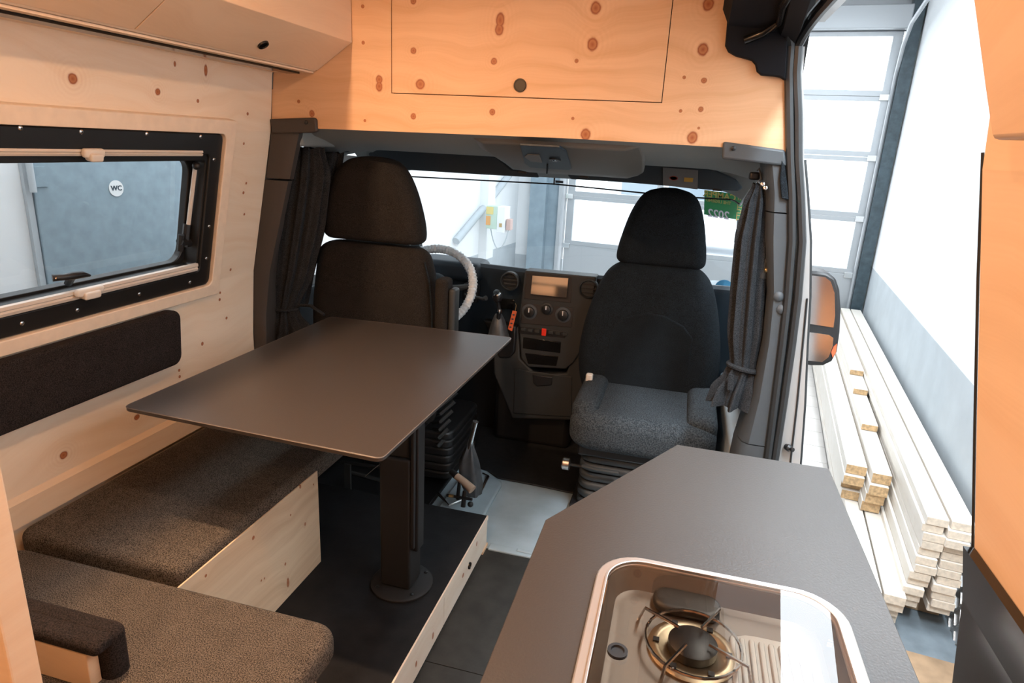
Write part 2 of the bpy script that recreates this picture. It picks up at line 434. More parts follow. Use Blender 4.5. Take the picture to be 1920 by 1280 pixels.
def translucent(name, col):
    m = bpy.data.materials.new(name); m.use_nodes = True; nt = m.node_tree; b = nt.nodes['Principled BSDF']
    b.inputs['Base Color'].default_value = (*col, 1); b.inputs['Roughness'].default_value = .6
    t = nt.nodes.new('ShaderNodeBsdfTranslucent'); t.inputs[0].default_value = (*col, 1)
    mx = nt.nodes.new('ShaderNodeMixShader'); mx.inputs[0].default_value = .5
    nt.links.new(b.outputs[0], mx.inputs[1]); nt.links.new(t.outputs[0], mx.inputs[2]); nt.links.new(mx.outputs[0], nt.nodes['Material Output'].inputs[0])
    return m
M_lil = translucent('sticker_letters_pale', (.72, .68, .76))
M_green = translucent('green_sticker', (.10, .38, .20))
M_gold = translucent('sticker_letters_gold', (.62, .52, .24))
M_snow = mat('ground_snow', (.85, .87, .9), .8)
M_bluepaint = mat('blue_print', (.05, .22, .38), .5)

# ------------------------------------------------------------------ the van shell
WP = [(2.06, -1.30), (1.92, -1.37), (1.7, -1.41), (1.5, -1.43), (1.25, -1.482), (1.0, -1.535), (.75, -1.555), (0, -1.56)]
def wx(z):
    for (z1, a), (z0, b) in zip(WP, WP[1:]):
        if z >= z0: return b + (a - b) * (z - z0) / (z1 - z0)
    return WP[-1][1]
def rx(z): return -1.17 - wx(z)

# floor
fl = thing('floor', 'dark vinyl floor of the camper aisle', None, (0, 0, 0), kind='structure')
MB().box(-1.6, .45, -1.2, 1.497, -.05, 0).build('vinyl_sheet', M_vinyl2, fl, smooth=False)
MB().box(-1.6, .45, 1.5, 2.106, -.05, 0).build('vinyl_sheet', M_vinyl2, fl, smooth=False)
cf = thing('floor_cab', 'grey shiny rubber floor of the cab', None, (0, 2.2, 0), kind='structure')
MB().box(-1.6, .45, 2.108, 3.7, -.05, -.002).build('rubber_sheet', M_rubber, cf, smooth=False)
MB().pillow(-.58, .30, 2.095, 2.135, -.002, .008, .004).build('sill_strip', M_rubber, cf)
MB().pillow(-.47, -.36, 2.11, 2.128, .006, .014, .004).build('sill_clip', M_rubber, cf)
# wall_left: strips following the tumblehome, with the window hole
WY0, WY1, WZ0, WZ1 = .25, 1.83, 1.0, 1.495
wl = thing('wall_left', 'knotty pine wall lining of the camper left side', None, (-1.56, .4, 0), kind='structure')
def wall_sheet(y0, y1, z0, z1, t=.012, f=wx, side=-1, yt=None):
    zs = [z0] + [z for z, _ in sorted(WP) if z0 < z < z1] + [z1]
    m = MB(); rings = []
    for z in zs:
        x = f(z)
        rings.append([Vector((x, y0, z)), Vector((x, y1, z)), Vector((x + side * t, y1, z)), Vector((x + side * t, y0, z))])
    return m.loft(rings)
wall_sheet(-1.2, 2.085, WZ1 - .02, 2.06).build('upper_panel', M_wall, wl, smooth=False)
wall_sheet(-1.2, 2.085, .0, WZ0 + .02).build('lower_panel', M_wall, wl, smooth=False)
wall_sheet(WY1 - .02, 2.085, WZ0 + .02, WZ1 - .02).build('side_panel', M_wall, wl, smooth=False)
wall_sheet(-1.2, WY0 + .02, WZ0 + .02, WZ1 - .02).build('side_panel', M_wall, wl, smooth=False)
# lower ledge board just above the bench cushion
lm = MB()
lm.loft([[Vector((-1.545, y, .5)), Vector((-1.545, y, .565)), Vector((-1.556, y, .58)), Vector((-1.56, y, .5))] for y in (.95, 2.05)])
lm.build('ledge_board', M_pine, wl, smooth=False)
# outer body skin on the left (so that daylight only enters through openings)
wall_sheet(-1.25, 2.2, WZ1 + .0, 2.08, .03, lambda z: wx(z) - .02).build('body_skin', M_body, wl, smooth=False)
wall_sheet(-1.25, 2.2, -.1, WZ0 - .0, .03, lambda z: wx(z) - .02).build('body_skin', M_body, wl, smooth=False)
wall_sheet(WY1, 2.2, WZ0, WZ1, .03, lambda z: wx(z) - .02).build('body_skin', M_body, wl, smooth=False)

# ceiling, back wall
MB().box(-1.42, .3, -1.2, 2.2, 2.06, 2.09).build('ceiling', M_pineX, None, smooth=False)
tag(bpy.data.objects['ceiling'], kind='structure')
tag(MB().box(-1.6, .45, -1.25, -1.2, -.1, 2.09).build('wall_back', M_pineX, smooth=False), kind='structure')

# header wall with the hatch
wf = thing('wall_front', 'knotty pine bulkhead over the cab with a hatch', None, (-.6, 2.1, 1.52), kind='structure')
hx0, hx1, hz0, hz1 = at(735, 173, 'Y', YH).x, at(1240, 190, 'Y', YH).x, 1.642, 2.02
gp = .0025
def yb(z): return YH
def hquad(x0, x1, z0, z1): return MB().box(x0, x1, YH, YH + .018, z0, z1)
def hpoly(pts): return MB().prism([(x, YH, z) for x, z in pts], (0, .018, 0))
bot = [(wx(1.52), 1.513), (-1.27, 1.518), (-.9, 1.522), (-.4, 1.527), (.06, 1.524), (.27, 1.518)]
hpoly(bot + [(rx(1.6), hz0 - gp), (wx(1.6), hz0 - gp)]).build('lower_board', M_header, wf, smooth=False)
hpoly([(wx(1.65), hz0 - gp), (hx0 - gp, hz0 - gp), (hx0 - gp, 2.06), (wx(2.0), 2.06), (wx(1.7), 1.7)]).build('side_board', M_header, wf, smooth=False)
hpoly([(hx1 + gp, hz0 - gp), (rx(1.6), hz0 - gp), (rx(1.7), 1.7), (rx(2.0), 2.06), (hx1 + gp, 2.06)]).build('side_board', M_header, wf, smooth=False)
hquad(hx0 - gp, hx1 + gp, hz1 + gp, 2.06).build('top_board', M_header, wf, smooth=False)
MB().box(-1.42, .27, YH + .02, YH + .03, 1.53, 2.06).build('backing', M_black, wf, smooth=False)
hd = hquad(hx0, hx1, hz0, hz1).build('hatch_door', M_header, wf, smooth=False, bevel=.001)
def push_knob(c, axis, parent, r=.016):
    ax = Vector(axis).normalized()
    MB().lathe(Vector(c), [(r, -.004), (r, .002), (r * .92, .0045), (r * .80, .0045), (r * .76, .0025), (.0005, .0025)], ax, 24).build('push_knob', M_black, parent)
kp = at(975, 160, 'Y', YH - .001)
push_knob(kp, (0, -1, 0), hd, .0205)

# cab side walls, doors (lower), roof, windshield
def side_door(name, label, s):
    """s=-1 left, +1 right"""
    f = (lambda z: wx(z) - .02) if s < 0 else (lambda z: rx(z) + .02)
    t = thing(name, label, None, (f(0), 2.9, -.4), kind='structure')
    m = MB(); rings = []
    for z in (-.35, 0, .4, .75, .86):
        x = f(max(z, 0)); rings.append([Vector((x, 2.26, z)), Vector((x, 3.55, z)), Vector((x + s * .05, 3.55, z)), Vector((x + s * .05, 2.26, z))])
    m.loft(rings).build('door_skin', M_body, t, smooth=False)
    m = MB(); rings = []
    for z in (0, .4, .75, .86):
        x = f(max(z, 0)) - s * .03; rings.append([Vector((x, 2.3, z)), Vector((x, 3.4, z)), Vector((x + s * .028, 3.4, z)), Vector((x + s * .028, 2.3, z))])
    m.loft(rings).build('inner_lining', M_pillar, t, smooth=False)
    ring = [(2.30, .86), (3.50, .86), (3.30, 1.15), (3.02, 1.40), (2.32, 1.44)]
    inner = [(2.36, .90), (3.38, .90), (3.22, 1.13), (2.98, 1.36), (2.38, 1.40)]
    m = MB(); n = 5
    vs = []
    for dx in (0, .03):
        for q in (ring, inner):
            for y, z in q: vs.append(Vector((f(z) + s * dx, y, z)))
    fs = []
    for i in range(n):
        j = (i + 1) % n
        fs += [(i, j, n + j, n + i), (2 * n + i, 2 * n + j, 3 * n + j, 3 * n + i), (i, j, 2 * n + j, 2 * n + i), (n + i, n + j, 3 * n + j, 3 * n + i)]
    m.add(vs, fs).build('window_frame', M_body, t, smooth=False)
    m = MB().add([Vector((f(z) + s * .014, y, z)) for y, z in inner], [tuple(range(n))])
    m.build('window_pane', M_glass, t, smooth=False)
    return t
side_door('door_1', 'silver driver door of the van with side window', -1)
pd = side_door('door_2', 'silver passenger door of the van ahead of the right pillar', 1)

roof = MB()
roof.loft([[Vector((-1.45, y, z)), Vector((.27, y, z)), Vector((.27, y, z + .02)), Vector((-1.45, y, z + .02))] for y, z in ((2.1, 2.0), (2.5, 1.85), (2.98, 1.50), (3.12, 1.42))])
tag(roof.build('trim_cab_roof', M_body, smooth=False), 'silver cab roof above the windscreen', None, kind='structure')

# windshield
ws = thing('window_1', 'wide windscreen of the cab', None, (-.6, 3.8, .85), kind='structure')
m = MB(); rings = []
for k in range(13):
    t = k / 12; x0 = -1.50 + 1.83 * t; x1 = -1.40 + 1.62 * t; bow = .16 * math.sin(PI * t)
    rings.append([Vector((x0, 3.66 + bow, .78)), Vector((x1, 3.06 + bow * .5, 1.42))])
m.loft(rings, cap=False, closed=False).build('window_pane', M_glassw, ws)
for s, (xa, xb) in ((-1, (-1.50, -1.42)), (1, (.33, .235))):
    MB().tube([(xa, 3.60, .82), ((xa + xb) / 2, 3.34, 1.14), (xb, 3.06, 1.43)], .035, 8).build('front_pillar', M_pillar, ws)

# headliner
hl = thing('trim_headliner', 'grey moulded headliner shelf above the windscreen', None, (-.6, 2.5, 1.4), kind='structure')
m = MB(); rings = []
for k in range(25):
    t = k / 24; x = -1.43 + 1.70 * t; e = max(0, abs(t - .5) * 2 - .72) / .28
    z0 = 1.535; d = .05 * e * e
    rings.append([Vector((x, 2.11, z0)), Vector((x, 2.20, 1.50 - d * .3)), Vector((x, 2.38, 1.470 - d)), Vector((x, 2.50, 1.452 - d)), Vector((x, 2.52, 1.47)), Vector((x, 2.62, 1.52)), Vector((x, 2.62, 1.56)), Vector((x, 2.11, 1.56))])
m.loft(rings).build('shelf', M_head, hl)
m = MB(); rings = []
for k in range(25):
    t = k / 24; x = -1.43 + 1.68 * t; e = max(0, abs(t - .5) * 2 - .80) / .20; d = .05 * e * e
    rings.append([Vector((x, 2.60, 1.50)), Vector((x, 2.93 - e * .1, 1.372 - d)), Vector((x, 3.06 - e * .12, 1.362 - d)), Vector((x, 3.10, 1.41)), Vector((x, 2.7, 1.56))])
m.loft(rings).build('front_lining', M_head, hl)
# slots at left corner
for px in (628, 651):
    p = at(px, 276, 'Y', 2.46)
    MB().pillow(p.x - .012, p.x + .010, 2.445, 2.47, p.z - .02, p.z + .022, .004, .006, 'y').build('slot', M_visor, hl)
# corner fillers
for s, xx in ((-1, -1.40),):
    MB().pillow(xx - .07, xx + .07, 2.115, 3.0, 1.455, 1.535, .012).build('corner_moulding', M_head, hl)

# overhead console with dome light
oc = thing('overhead_console', 'grey overhead console with dome light above the windscreen', 'console', (-.55, 2.4, 1.42))
m = MB()
def consring(y, ztop, zbot, x0, x1):
    return [Vector((x0, y, ztop)), Vector((x0 + .03, y, zbot + .012)), Vector((x0 + .06, y, zbot)), Vector((x1 - .06, y, zbot)), Vector((x1 - .015, y, zbot + .014)), Vector((x1, y, ztop))]
m.loft([consring(2.16, 1.54, 1.500, -.74, -.15), consring(2.24, 1.54, 1.470, -.74, -.14), consring(2.46, 1.54, 1.412, -.70, -.15), consring(2.55, 1.52, 1.400, -.67, -.17), consring(2.60, 1.5, 1.41, -.66, -.18)])
m.build('console_body', M_plg, oc, bevel=.006)
def cpt(px, py, d=0):
    """a point on the console underside"""
    p0 = Vector((0, 2.24, 1.470)); p1 = Vector((0, 2.55, 1.400))
    nrm = (p1 - p0).cross(Vector((1, 0, 0))).normalized()
    if nrm.z > 0: nrm = -nrm
    dr = RR * ((px - 960) / FPX) + UU * (-(py - 640) / FPX) + _f
    t = ((p0 - CAM).dot(nrm)) / dr.dot(nrm)
    return CAM + dr * t + nrm * d
m = MB(); q = [(975, 268), (1050, 272), (1062, 280), (1072, 312), (1068, 315), (994, 310), (984, 302)]
m.prism([cpt(x, y, 0) for x, y in q], cpt(1000, 290, .008) - cpt(1000, 290, 0))
lp = m.build('light_panel', M_dash, oc, bevel=.002)
q = [(984, 288), (990, 284), (1012, 285), (1017, 299), (996, 297)]
MB().prism([cpt(x, y, .008) for x, y in q], cpt(1000, 290, .011) - cpt(1000, 290, .008)).build('switch_lens', M_plg, lp)
c = cpt(1041, 294, .009); ax = (cpt(1041, 294, .02) - cpt(1041, 294, 0)).normalized()
MB().lathe(c, [(.020, 0), (.020, .004), (.013, .004), (.011, .001), (.001, .001)], ax).build('spot_ring', M_plb, lp)
MB().lathe(c, [(.0115, .0015), (.008, .005), (.001, .006)], ax).build('spot_lens', M_chrome, lp)
MB().tube([cpt(1027, 303, .009), cpt(1026, 320, .009)], .003).build('latch_slot', M_flock, lp)

# sun visors
def visor(label, pts, Y):
    t = thing('sun_visor', label, 'sun visor', at(pts[0][0], pts[0][1], 'Y', Y), group='sun visors along the windscreen')
    m = MB(); m.prism([at(x, y, 'Y', Y) for x, y in pts], (0, .02, 0)).build('visor_board', M_visor, t, bevel=.006, seg=3)
    return t
vl = visor('dark blue-black sun visor above the steering wheel', [(690, 288), (700, 279), (850, 281), (925, 290), (960, 318), (1005, 322), (1010, 333), (900, 327), (740, 317), (700, 309)], 2.72)
vr = visor('dark sun visor with a sticker above the passenger seat', [(1060, 322), (1110, 322), (1150, 304), (1250, 307), (1340, 318), (1380, 336), (1393, 352), (1385, 358), (1330, 356), (1270, 350), (1150, 340), (1070, 336)], 2.72)
for (px, py, v) in ((980, 323, vl), (1095, 331, vr), (1345, 356, vr)):
    p = at(px, py, 'Y', 2.712); MB().pillow(p.x - .018, p.x + .018, p.y - .006, p.y, p.z - .004, p.z + .005, .002, .003, 'y').build('clip', M_plb, v)
# sticker sheet on the visor
Y = 2.712
q = [at(1243, 314, 'Y', Y), at(1309, 319, 'Y', Y), at(1308, 355, 'Y', Y), at(1243, 347, 'Y', Y)]
st = MB().prism(q, (0, .002, 0)).build('warning_label', mat('label_grey', (.13, .15, .16), .6), vr, smooth=False)
st['label'] = 'grey warning label'
m = MB(); c = at(1263, 334, 'Y', Y - .001)
m.lathe((0, 0, 0), [(.017, 0), (.017, .0008), (.013, .0008), (.013, 0)], (0, -1, 0), 20)
m.v = [Vector((v.x + c.x, v.y + c.y, v.z * .5 + c.z)) for v in m.v]
m.build('red_oval', mat('label_red', (.28, .06, .05), .6), st)
c = at(1291, 337, 'Y', Y - .001); MB().box(c.x - .017, c.x + .017, c.y - .001, c.y, c.z - .008, c.z + .008).build('yellow_field', mat('label_yellow', (.45, .30, .05), .6), st, smooth=False)

# curtain wire across the cab and its hook
cw = thing('curtain_wire', 'thin black curtain wire strung below the sun visors', 'curtain wire', (-.6, 2.85, 1.33))
Y = 2.9
pts = [at(x, y, 'Y', Y) for x, y in ((620, 322), (750, 330), (1040, 345), (1280, 369), (1370, 374))] 
pts += [at(1378, 377, 'Y', 2.86), at(1388, 384, 'Y', 2.8)]
MB().tube(pts, .0035, 6).build('wire', M_plb, cw)
MB().tube([at(1388, 384, 'Y', 2.8), at(1405, 358, 'Y', 2.5), at(1425, 338, 'Y', 2.25)], .0045, 6).build('end_rod', M_alu, cw)
p = at(1039, 344, 'Y', Y)
MB().tube([p + Vector((0, 0, .025)), p + Vector((0, 0, .01)), p - Vector((0, 0, .006))], .004, 6).build('hook', M_plb, cw)
MB().box(p.x + .005, p.x + .04, p.y - .002, p.y + .002, p.z + .004, p.z + .014).build('hook_tab', M_ink, cw, smooth=False)

# ------------------------------------------------------------------ pillars beside the cab
pb = thing('trim_pillar_left', 'dark plastic door pillar at the front left of the living area', None, (-1.45, 2.15, 0), kind='structure')
def pil_l(z0, z1, dx=0):
    rings = []
    for i in range(9):
        z = z0 + (z1 - z0) * i / 8
        xl = wx(z) + .002 - dx; w = .10 - .055 * max(0, min(1, (1.5 - z) / .7))
        pts = [(xl, 2.088), (xl + w * .55, 2.088), (xl + w * .85, 2.093), (xl + w, 2.10), (xl + w, 2.125), (xl, 2.25)]
        rings.append([Vector((a, b, z)) for a, b in pts])
    return MB().loft(rings)
pil_l(0, 1.335, .004).build('lower_trim', M_plbr, pb)
pil_l(1.342, 1.515).build('upper_trim', M_plbr, pb)
def cap(label, pts, Y, screw):
    t = thing('pillar_cap', label, 'trim cap', at(pts[0][0], pts[0][1], 'Y', Y))
    MB().prism([at(x, y, 'Y', Y) for x, y in pts], (0, .022, 0)).build('cap_plate', M_plbr if pts[0][0] < 900 else M_pillar, t, bevel=.007, seg=3)
    c = at(screw[0], screw[1], 'Y', Y - .001)
    MB().lathe(c, [(.007, 0), (.007, .003), (.003, .006), (.001, .006)], (0, -1, 0), 14).build('screw_cap', M_plb, t)
cap('brown-grey plastic cap above the left curtain', [(504, 223), (588, 220), (592, 224), (593, 246), (585, 249), (510, 250)], YH - .012, (574, 229))
cap('grey plastic cap above the right curtain', [(1356, 265), (1472, 281), (1476, 312), (1440, 308), (1353, 298)], YH - .012, (1375, 278))
pr = thing('trim_pillar_right', 'grey plastic door pillar beside the open sliding door', None, (.3, 2.2, 0), kind='structure')
PZ = [(0, .24, .372, .41, .50), (.30, .245, .360, .405, .48), (.57, .255, .345, .385, .455), (.76, .280, .336, .381, .435), (.95, .285, .327, .375, .41), (1.1, .275, .318, .368, .392), (1.27, .240, .302, .352, .365), (1.4, .225, .282, .324, .335), (1.5, .20, .262, .300, .310), (1.62, .165, .240, .280, .292), (1.73, .14, .222, .256, .268), (1.80, .12, .215, .250, .262)]
def pil_r(z0, z1, a, b, y0, y1, yf=.0):
    zs = [z0] + [r[0] for r in PZ if z0 < r[0] < z1] + [z1]; rings = []
    def ip(z, k):
        for r0, r1 in zip(PZ, PZ[1:]):
            if z <= r1[0]: return r0[k] + (r1[k] - r0[k]) * (z - r0[0]) / (r1[0] - r0[0])
        return PZ[-1][k]
    for z in zs:
        x0, x1 = ip(z, a), ip(z, b); w = x1 - x0
        rings.append([Vector(p) for p in ((x0, y0 + .05, z), (x0 + w * .12, y0 + .015, z), (x0 + w * .35, y0, z), (x1, y0 + yf, z), (x1, y1, z), (x0, y1, z))])
    return MB().loft(rings)
pil_r(0, .60, 1, 2, 2.088, 2.24).build('lower_trim', M_pillar, pr)
pil_r(.604, 1.345, 1, 2, 2.088, 2.24).build('middle_trim', M_pillar, pr)
pil_r(1.349, 1.51, 1, 2, 2.088, 2.24).build('upper_trim', M_pillar, pr)
for px, py in ((1460, 556), (1466, 580)):
    c = at(px, py, 'Y', 2.087); MB().lathe(c, [(.0155, -.003), (.0155, .002), (.011, .007), (.0005, .009)], (0, -1, 0), 18).build('screw_cap', M_pillar, pr)
# body jamb
pil_r(0, 1.8, 2, 4, 2.10, 2.2).build('body_jamb', M_body, pr)
m = MB(); m.tube([Vector((r_[4] + .004, 2.12, r_[0])) for r_ in PZ[1:9]], .006, 6); m.build('edge_seal', M_seal, pr)
m = MB(); m.tube([Vector(((r_[3] + r_[4]) / 2 + .006, 2.097, r_[0])) for r_ in PZ[1:6]], .003, 6); m.build('jamb_groove', M_seal, pr)
# rubber seals following the opening
ds = thing('trim_door_seal', 'black rubber seal around the sliding door opening', None, (.3, 2.08, 0), kind='structure')
def sealpath(k, off):
    pts = []
    for r in PZ: pts.append(Vector((r[2] + (r[3] - r[2]) * k, 2.083, r[0])))
    x, z = pts[-1].x, pts[-1].z
    pts += [Vector((x + .006 + off, 2.06, z + .022)), Vector((x + .012 + off, 2.0, z + .04)), Vector((x + .014 + off, 1.85, z + .048)), Vector((x + .014 + off, .72, z + .048))]
    out = []
    for a, b in zip(pts, pts[1:]): out += [a + (b - a) * t for t in (0, .5)]
    return out + [pts[-1]]
MB().tube(sealpath(.22, -.016), .0125, 8).build('inner_bead', M_seal, ds)
MB().tube(sealpath(.78, 0), .0125, 8).build('outer_bead', M_seal, ds)
MB().prism([at(x, y, 'Y', 2.075) for x, y in ((1466, 300), (1472, 312), (1480, 375), (1465, 372), (1462, 335))], (0, .01, 0)).build('felt_tab', M_seatb, ds, bevel=.003)
# header rail of the opening
hr = thing('trim_opening_header', 'black lined roof rail above the sliding door opening', None, (.2, 1.4, 1.8), kind='structure')
m = MB(); rings = []
for y, xa, xb, z in ((2.09, .17, .232, 1.80), (2.0, .17, .238, 1.815), (1.85, .16, .245, 1.83), (1.5, .13, .25, 1.84), (.72, .13, .25, 1.84)):
    rings.append([Vector(p) for p in ((xa, y, z + .06), (xa + .02, y, z + .015), (xa + .06, y, z), (xb - .02, y, z + .008), (xb, y, z + .03), (xb, y, z + .12), (xa, y, z + .12))])
m.loft(rings).build('rail_lining', M_flock, hr)
MB().tube([at(1396, 76, 'Y', 2.055), at(1432, 62, 'Y', 2.045), at(1462, 42, 'Y', 2.0), (.165, 1.85, 1.855), (.17, .8, 1.865)], .011, 10).build('rail_tube', M_black, hr)
m = MB(); rings = [[Vector(p) for p in ((.03, y, z + .05), (.05, y, z + .01), (.17, y, z), (.17, y, z + .1))] for y, z in ((2.06, 1.835), (1.98, 1.86), (1.85, 1.885), (.72, 1.895))]
m.loft(rings).build('bronze_lining', M_flock, hr)
MB().box(.262, .30, .72, 2.09, 1.86, 2.0).build('body_rail', M_body, hr, smooth=False)
MB().box(-.02, .13, .72, 2.05, 1.93, 1.95).build('wood_cover', M_pineX, hr, smooth=False)
# black felt corner bracket
cb = [(1366, 14), (1374, 9), (1398, 8), (1402, 12), (1430, 0), (1470, -25), (1478, 60), (1473, 150), (1464, 144), (1452, 142), (1428, 140), (1420, 133), (1417, 120), (1410, 112), (1380, 104), (1366, 96), (1360, 84)]
o = MB().prism([at(x, y, 'Y', YH - .03) for x, y in cb], (0, .028, 0)).build('corner_bracket', M_flock, None, bevel=.005, seg=3)
tag(o, 'black flocked bracket at the top corner of the door opening', 'bracket')

# right rear wall beside the camera
wr = thing('wall_right', 'pine wall lining right of the sliding door opening', None, (.3, 0, 0), kind='structure')
wall_sheet(-1.2, .715, 0, 2.06, .012, lambda z: rx(z), 1).build('side_panel', M_cab, wr, smooth=False)
wall_sheet(-1.2, .72, -.1, 2.08, .04, lambda z: rx(z) + .013, 1).build('body_skin', M_seal, wr, smooth=False)
MB().tube([(rx(z) - .001, .717, z) for z in (.9, 1.0, 1.12, 1.25, 1.4, 1.515)], .0014, 6).build('edge_trim', M_seal, wr)
bs = MB(); rings = []
for z in (.912, 1.05, 1.115):
    x = rx(z) - .012; rings.append([Vector((x, .1, z)), Vector((x, .712, z)), Vector((x + .011, .712, z)), Vector((x + .011, .1, z))])
tag(bs.loft(rings).build('splash_panel', M_black, smooth=False), 'black splash panel standing behind the right end of the worktop', 'panel')
# overhead cabinet on the right
rc = thing('overhead_cabinet', 'pine overhead cabinet at the right edge beside the door opening', 'cabinet', (.22, .3, 1.52))
m = MB(); pf = [(.275, 1.523), (.219, 1.522), (.205, 1.56), (.183, 1.622), (.15, 1.72), (.15, 2.05), (.30, 2.05)]
m.prism([(x, -.8, z) for x, z in pf], (0, 1.4, 0)).build('body', M_cab, rc, bevel=.004)

# ------------------------------------------------------------------ left overhead cabinet
lc = thing('overhead_cabinet', 'long pine overhead cabinet along the left wall with a push knob', 'cabinet', (-1.3, .6, 1.69))
CY = YH - .002
pf = [(-1.408, 1.698), (-1.245, 1.700), (-1.112, 1.790), (-1.112, 2.055), (-1.33, 2.055), (-1.378, 1.9)]
MB().prism([(x + (.012 if x > -1.2 else 0) * -1, -1.15, z) for x, z in [(-1.408, 1.698), (-1.25, 1.700), (-1.13, 1.80), (-1.13, 2.055), (-1.33, 2.055), (-1.378, 1.9)]], (0, CY + 1.15 - .001, 0)).build('body', M_pine, lc, smooth=False)
q0 = Vector((-1.245, 0, 1.700)); q1 = Vector((-1.112, 0, 1.790)); nn = Vector((.56, 0, -.83)).normalized()
ysplit = None
def capt(px, py):
    dr = RR * ((px - 960) / FPX) + UU * (-(py - 640) / FPX) + _f
    n = (q1 - q0).cross(Vector((0, 1, 0))); t = (q0 - CAM).dot(n) / dr.dot(n); return CAM + dr * t
ys = capt(283, 26).y
def cdoor(y0, y1):
    m = MB()
    pr_ = [q0 + (q1 - q0) * .03, q1, q1 + Vector((0, 0, .26)), q1 + Vector((-.017, 0, .26)), q1 + Vector((-.017, 0, .01)), q0 + (q1 - q0) * .03 + Vector((-.012, 0, .014))]
    m.prism([Vector((p.x, y0, p.z)) for p in pr_], (0, y1 - y0, 0))
    return m.build('door', M_cab, lc, smooth=False, bevel=.0015)
d1 = cdoor(ys + .0015, CY - .001); cdoor(ys - .75, ys - .0015); cdoor(-1.14, ys - .753)
kk = capt(493, 83); nrm = (q1 - q0).cross(Vector((0, 1, 0))).normalized(); nrm = nrm if nrm.z < 0 else -nrm
push_knob(kk + nrm * .001, nrm, d1, .0165)
MB().box(-1.335, -1.287, -1.1, CY - .035, 1.6875, 1.699).build('light_channel', M_black, lc, smooth=False)
MB().box(-1.41, -1.338, -1.1, CY - .002, 1.6935, 1.699).build('base_rail', M_pine, lc, smooth=False)
MB().box(-1.284, -1.255, -1.1, CY - .002, 1.6935, 1.699).build('front_rail', M_pine, lc, smooth=False)

# ------------------------------------------------------------------ camper window on the left wall
def wp(y, z, d=0):
    """point on the tilted window plane, d metres towards the room"""
    sl = (1.43 - 1.535) / .5
    x = -1.43 + (z - 1.5) * .21
    n = Vector((1, 0, -.21)).normalized()
    return Vector((x, y, z)) + n * d
def frame_ring(o, i, d0, d1, r0=.02, r1=.02, n=5):
    """ring between rectangles o and i = (y0,y1,z0,z1), from depth d0 to d1"""
    A = rrect(*o, r0, n); B = rrect(*i, r1, n); m = MB(); k = len(A)
    vs = [wp(y, z, d0) for y, z in A] + [wp(y, z, d1) for y, z in A] + [wp(y, z, d1) for y, z in B] + [wp(y, z, d0) for y, z in B]
    fs = []
    for a in range(4):
        for j in range(k):
            j2 = (j + 1) % k; b2 = (a + 1) % 4
            fs.append((a * k + j, a * k + j2, b2 * k + j2, b2 * k + j))
    return m.add(vs, fs)
def wpx(px, py, d=.02):
    n = Vector((1, 0, -.21)).normalized(); p0 = wp(0, 1.25, d)
    dr = RR * ((px - 960) / FPX) + UU * (-(py - 640) / FPX) + _f
    t = (p0 - CAM).dot(n) / dr.dot(n); return CAM + dr * t
w2 = thing('window_2', 'black framed hinged camper window in the left pine wall', None, (-1.5, 1.0, .95), kind='structure')
YO = 1.83
frame_ring((.17, 1.872, .962, 1.532), (.235, YO + .001, 1.0, 1.490), -.02, .022, .006, .02).build('wood_surround', M_frame, w2, bevel=.003)
frame_ring((.237, YO - .002, 1.002, 1.488), (.28, 1.775, 1.055, 1.425), -.03, .012, .02, .014).build('outer_frame', M_blk, w2, bevel=.004)
frame_ring((.27, 1.785, 1.045, 1.448), (.33, 1.768, 1.068, 1.405), -.05, .004, .014, .012).build('inner_frame', M_blk, w2, bevel=.003)
frame_ring((.32, 1.785, 1.055, 1.415), (.40, 1.758, 1.075, 1.398), -.07, -.045, .03, .045).build('glazing_seal', M_blk, w2, bevel=.003)
MB().add([wp(.36, 1.07, -.06), wp(1.74, 1.07, -.06), wp(1.74, 1.40, -.06), wp(.36, 1.40, -.06)], [(0, 1, 2, 3)]).build('window_pane', M_glass, w2, smooth=False)
# screws in the frame
for px, py in ((38, 240), (152, 247), (275, 251), (376, 256), (41, 606), (145, 581), (261, 551), (356, 529), (401, 299), (392, 424), (387, 484)):
    c = wpx(px, py, .013); n = Vector((1, 0, -.21)).normalized()
    MB().lathe(c, [(.006, 0), (.0055, .0015), (.003, .003), (.001, .003)], n, 10).build('screw', M_chrome, w2)
# blind rails
def rail_part(pa, pb_, w, name, d=.012):
    a, b = wpx(*pa, d), wpx(*pb_, d); m = MB(); prof = [(0, -w / 2), (.010, -w / 2), (.012, -w / 6), (.008, 0), (.012, w / 6), (.010, w / 2), (0, w / 2)]
    n = Vector((1, 0, -.21)).normalized(); u = Vector((.21, 0, 1)).normalized()
    a.y -= .0; rings = [[q + n * x + u * y for x, y in prof] for q in (a + (a - b) * .9, b)]
    return m.loft(rings).build(name, M_rail, w2)
rt = rail_part((0, 283), (375, 286), .016, 'upper_blind_rail', .004)
rb = rail_part((0, 583), (366, 499), .024, 'lower_blind_rail', .008)
def blind_grip(px, py, w, h, par, d=.02):
    c = wpx(px, py, d); n = Vector((1, 0, -.21)).normalized()
    MB().pillow(c.y - w, c.y + w, c.z - h, c.z + h, 0, .016, .006, .007, 'z', M=lambda p: wp(p.x, p.y, d) + n * p.z).build('blind_grip', M_white, par)
    MB().pillow(c.y - w * .6, c.y + w * .6, c.z - h - .008, c.z - h + .012, 0, .024, .005, .006, 'z', M=lambda p: wp(p.x, p.y, d) + n * p.z).build('grip_lip', M_white, par)
blind_grip(170, 283, .030, .011, rt, .014)
blind_grip(163, 541, .042, .010, rb, .018)
